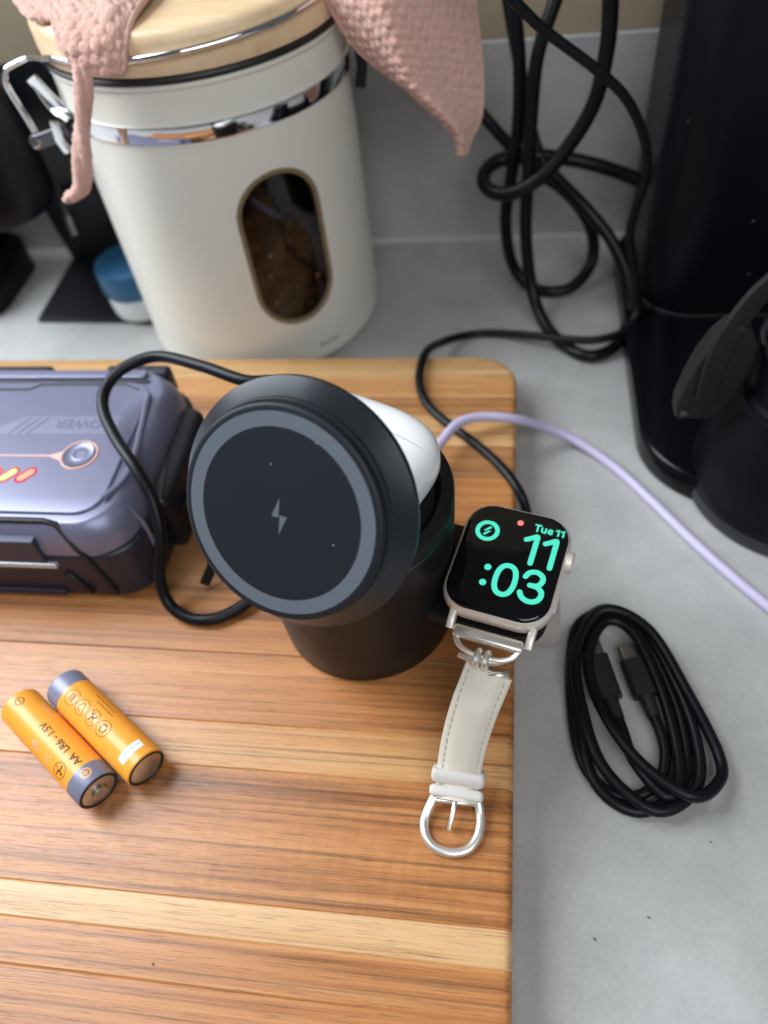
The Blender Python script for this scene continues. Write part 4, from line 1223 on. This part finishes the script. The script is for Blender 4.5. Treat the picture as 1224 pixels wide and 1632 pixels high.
cc = Thing('coiled_cable', 'black cable coiled in an oval bundle lying on the pale counter', 'cable', (50, 125, 0))
cc.part('cord', tube(coil, 2.0, n=12), M_CBL, world=True)
cc.part('cord_end', tube([(37.9, 167.9, 2.3), (30, 160, 2.3), (27.0, 140, 2.3), (28, 115, 2.3), (33, 101, 2.3), (44, 95.5, 2.4), (54.1, 100.9, 3.2), (57.2, 109.1, 4.0), (57.0, 116.8, 4.2), (55.1, 123.9, 4.2)], 2.0, n=12), M_CBL, world=True)
M_PBD = mat('plug_body', (0.012, 0.013, 0.015), 0.5)
def plug(p0, p1, p2, tip):
    o = cc.part('plug', tube([p0, p1], 1.0, prof=rrect(-4.6, 4.6, -2.7, 2.7, 2.2, 5), smooth=False, up=(0, 0, 1)), M_PBD, world=True)
    cc.part('strain_relief', tube([p1, p2], lambda t: 2.9 - 0.5 * t, n=12, smooth=False), M_PBD, world=True, parent=o)
    cc.part('plug_tip', tube([tip, p0], 1.0, prof=rrect(-3.6, 3.6, -1.3, 1.3, 1.2, 5), smooth=False, up=(0, 0, 1)), M_PLG, world=True, parent=o)
plug((36.0, 146.0, 5.5), (40.2, 129.6, 5.0), (42.6, 121.6, 5.2), (34.4, 152.2, 5.6))
plug((49.3, 145.8, 4.5), (53.0, 131.8, 4.2), (55.1, 123.9, 4.2), (47.8, 151.5, 4.6))

# ================================================================ BACKGROUND APPLIANCES
M_GLB = mat('gloss_black', (0.002, 0.0025, 0.004), 0.22, spec=0.22, coat=0.0, rvary=(30, 0.05))
M_SBK = mat('satin_black', (0.003, 0.0035, 0.006), 0.36, spec=0.25, rvary=(30, 0.06), dust=(200, 0.05, 0.94))
tall = Thing('coffee_machine', 'tall black appliance with upright column and flat base beside the cords', 'appliance', (130, 310, 0))
tall.part('base', slab(rrect(61, 210, 223.5, 432, [39, 30, 30, 39], 14), 0.4, 14, 2.5, 1.5), M_GLB, world=True)
tall.part('column', slab(rrect(68, 215, 338, 432, [26, 20, 20, 26], 14), 14.2, 330, 6, 0), M_SBK, world=True)
tall.part('foot_trim', slab(rrect(67, 216, 337, 433, [27, 20, 20, 27], 14), 13.6, 16.5, 0.8), mat('trim_black', (0.004, 0.004, 0.005), 0.5), world=True)

jug = Thing('black_jug', 'matte black jug with ringed mouth and grey handle at the right edge', 'jug', (124, 238, 0))
M_JUG = mat('matte_black_metal', (0.003, 0.0035, 0.006), 0.40, spec=0.2, bump=(2500, 0.1, 0.05), rvary=(60, 0.06))
jug.part('body', lathe([(0, 15.2), (36, 15.2), (40.5, 15.8), (42.5, 17.5), (43.4, 21), (43.0, 28), (41, 38), (37.5, 50), (33.5, 60), (31.8, 66), (31.8, 68), (30.5, 68.5)], 80, M=Matrix.Translation((0, 0, -14.6))), M_JUG)
jug.part('collar', lathe([(30.6, 53.6), (32.6, 54.2), (33.2, 55.6), (32.8, 57.2), (31.2, 58.0), (30.4, 62), (30.6, 74.5), (31.6, 75.6), (31.4, 76.8), (30.2, 77.2), (28.6, 76.8), (27.6, 74), (27.4, 58), (0, 56)], 80), M_JUG)
jug.part('mouth_ring', lathe([(28.9, 77.0), (29.6, 77.7), (30.4, 77.7), (31.0, 77.0), (30.4, 76.6), (29.4, 76.6)], 80), mat('ring_steel', (0.35, 0.35, 0.42), 0.25, metal=1.0))
jug.part('foot_ring', lathe([(36, 0.2), (41.0, 0.3), (43.2, 1.4), (43.9, 4.0), (43.6, 8.0), (42.4, 8.4), (40, 6)], 80), mat('foot_grey', (0.020, 0.021, 0.028), 0.45))
# grey translucent handle plate at the left of the jug
M_HND = mat('smoke_grey_plastic', (0.014, 0.015, 0.014), 0.55, trans=0.1, spec=0.2)
hp = [(-56.5, 45.0), (-55.0, 44.0), (-43.0, 44.0), (-40.5, 45.5), (-37.5, 53.0), (-35.0, 63.0), (-33.5, 74.0), (-34.5, 81.0), (-37.5, 86.5), (-41.5, 89.0), (-45.5, 87.5), (-49.5, 82.0), (-53.0, 73.0), (-55.5, 62.0), (-57.0, 51.0)]
hb = slab([(x, z) for x, z in hp], -5, 5, 1.2, 1.2)
bmesh.ops.transform(hb, matrix=Matrix.Rotation(R(90), 4, 'X'), verts=hb.verts)
hnd = jug.part('handle', hb, M_HND)
jug.part('handle_rib', tube([(-47.0, -6.0, 56.0), (-47.5, -6.5, 70.0), (-45.5, -4.5, 84.0), (-39.0, 0, 96.0), (-31.0, 4, 104.0)], 1.0, prof=rrect(-4.0, 4.0, -1.6, 1.6, 1.0, 4), up=(0, -1, 0)), mat('handle_strap', (0.012, 0.012, 0.011), 0.6, spec=0.2), parent=hnd)
jug.part('handle_screw', lathe([(0, 0), (1.5, 0.1), (1.5, 0.7), (1.0, 1.0), (0, 1.1)], 16, M=Matrix.Translation((-53.5, -5.0, 47.5)) @ Matrix.Rotation(R(90), 4, 'X')), mat('dull_screw', (0.08, 0.08, 0.08), 0.5, metal=0.6), parent=hnd)

# left background: bookend-like black stand, black machine at the frame edge, blue-lidded tub
be = Thing('metal_bookend', 'flat black metal stand with upright plate left of the canister', 'bookend', (-255, 395, 0))
M_BKM = mat('black_powder_coat', (0.008, 0.009, 0.012), 0.42, bump=(2500, 0.15, 0.05))
be.part('foot_plate', slab([(-283.5, 361.5), (-200, 358.5), (-200, 429.5), (-286.5, 430.5)], 0.3, 3.0, 0.6), M_BKM, world=True)
be.part('upright_plate', tube([(-243, 428.5, 3.0), (-247, 425, 60), (-251, 421, 125)], 1.0, prof=rrect(-43, 43, -1.5, 1.5, 1.0, 3), smooth=False, up=(0, -1, 0)), M_BKM, world=True)
be.part('support_arm', tube([(-270, 423, 52), (-262, 405, 46), (-258, 398, 36)], 2.2, n=10, smooth=True), mat('arm_steel', (0.25, 0.25, 0.25), 0.35, metal=0.9), world=True)
mc = Thing('espresso_machine', 'black machine at the far left edge, its round head hanging over its base', 'appliance', (-340, 390, 0))
mc.part('base', slab(rrect(-420, -310, 362, 432, [18, 18, 8, 8], 8), 0.4, 22, 3, 1), M_SBK, world=True)
mc.part('column', slab(rrect(-420, -325, 395, 432, [8, 8, 8, 8], 6), 22.2, 120, 2), M_SBK, world=True)
mc.part('head', lathe([(0, 70), (22, 70.2), (27, 72), (29, 76), (29.5, 84), (29.5, 128), (27, 131), (0, 131.5)], 64, M=Matrix.Translation((-272, 368, 0))), M_SBK, world=True)
mc.part('head_arm', box(-400, -280, 375, 420, 86, 128, 4), M_SBK, world=True)
mc.part('knob', lathe([(0, 0), (5.2, 0.2), (5.6, 1), (5.6, 7), (4.8, 8), (0, 8.3)], 32, M=Matrix.Translation((-251, 349, 126)) @ Matrix.Rotation(R(75), 4, 'X')), M_CHR, world=True)

tub = Thing('pill_tub', 'small white tub with a blue lid between the stand and canister', 'tub', (-216, 373, 0))
tub.part('body', lathe([(0, 3.2), (16, 3.3), (17.6, 4.2), (18.6, 7), (19.4, 18), (19.0, 19.5), (0, 19.6)], 64), mat('tub_white', (0.66, 0.69, 0.70), 0.4))
tub.part('lid', lathe([(0, 19.0), (20.0, 19.1), (20.6, 20), (20.6, 33), (19.8, 35), (17.8, 36), (0, 36.2)], 64), mat('tub_blue', (0.022, 0.105, 0.22), 0.38, rvary=(60, 0.06)))

# crumbs on the counter and board
for k, (x, y, z, s) in enumerate([(77.5, 116.5, 0.2, 0.45), (69.0, 84.0, 0.2, 0.40), (47.5, 60.0, 0.2, 0.42), (31.0, 52.5, 0.2, 0.5), (-97.0, 30.2, BT, 0.45)]):
    c = superell(s * 0.95, s * 0.75, s * 0.6, 1, 1, 10, 6)
    bmesh.ops.translate(c, vec=(x, y, z + 0.2), verts=c.verts)
    where = ['beside the coiled cable at its right', 'just below the coiled cable', 'midway between coil and frame bottom', 'near the cutting board edge at lower right', 'on the board near the bottom of the picture'][k]
    solo('crumb', c, mat('crumb_brown', (0.22, 0.15, 0.09), 0.7), 'tiny brown crumb ' + where, 'crumb', group='stray crumbs', base=(x, y, z))
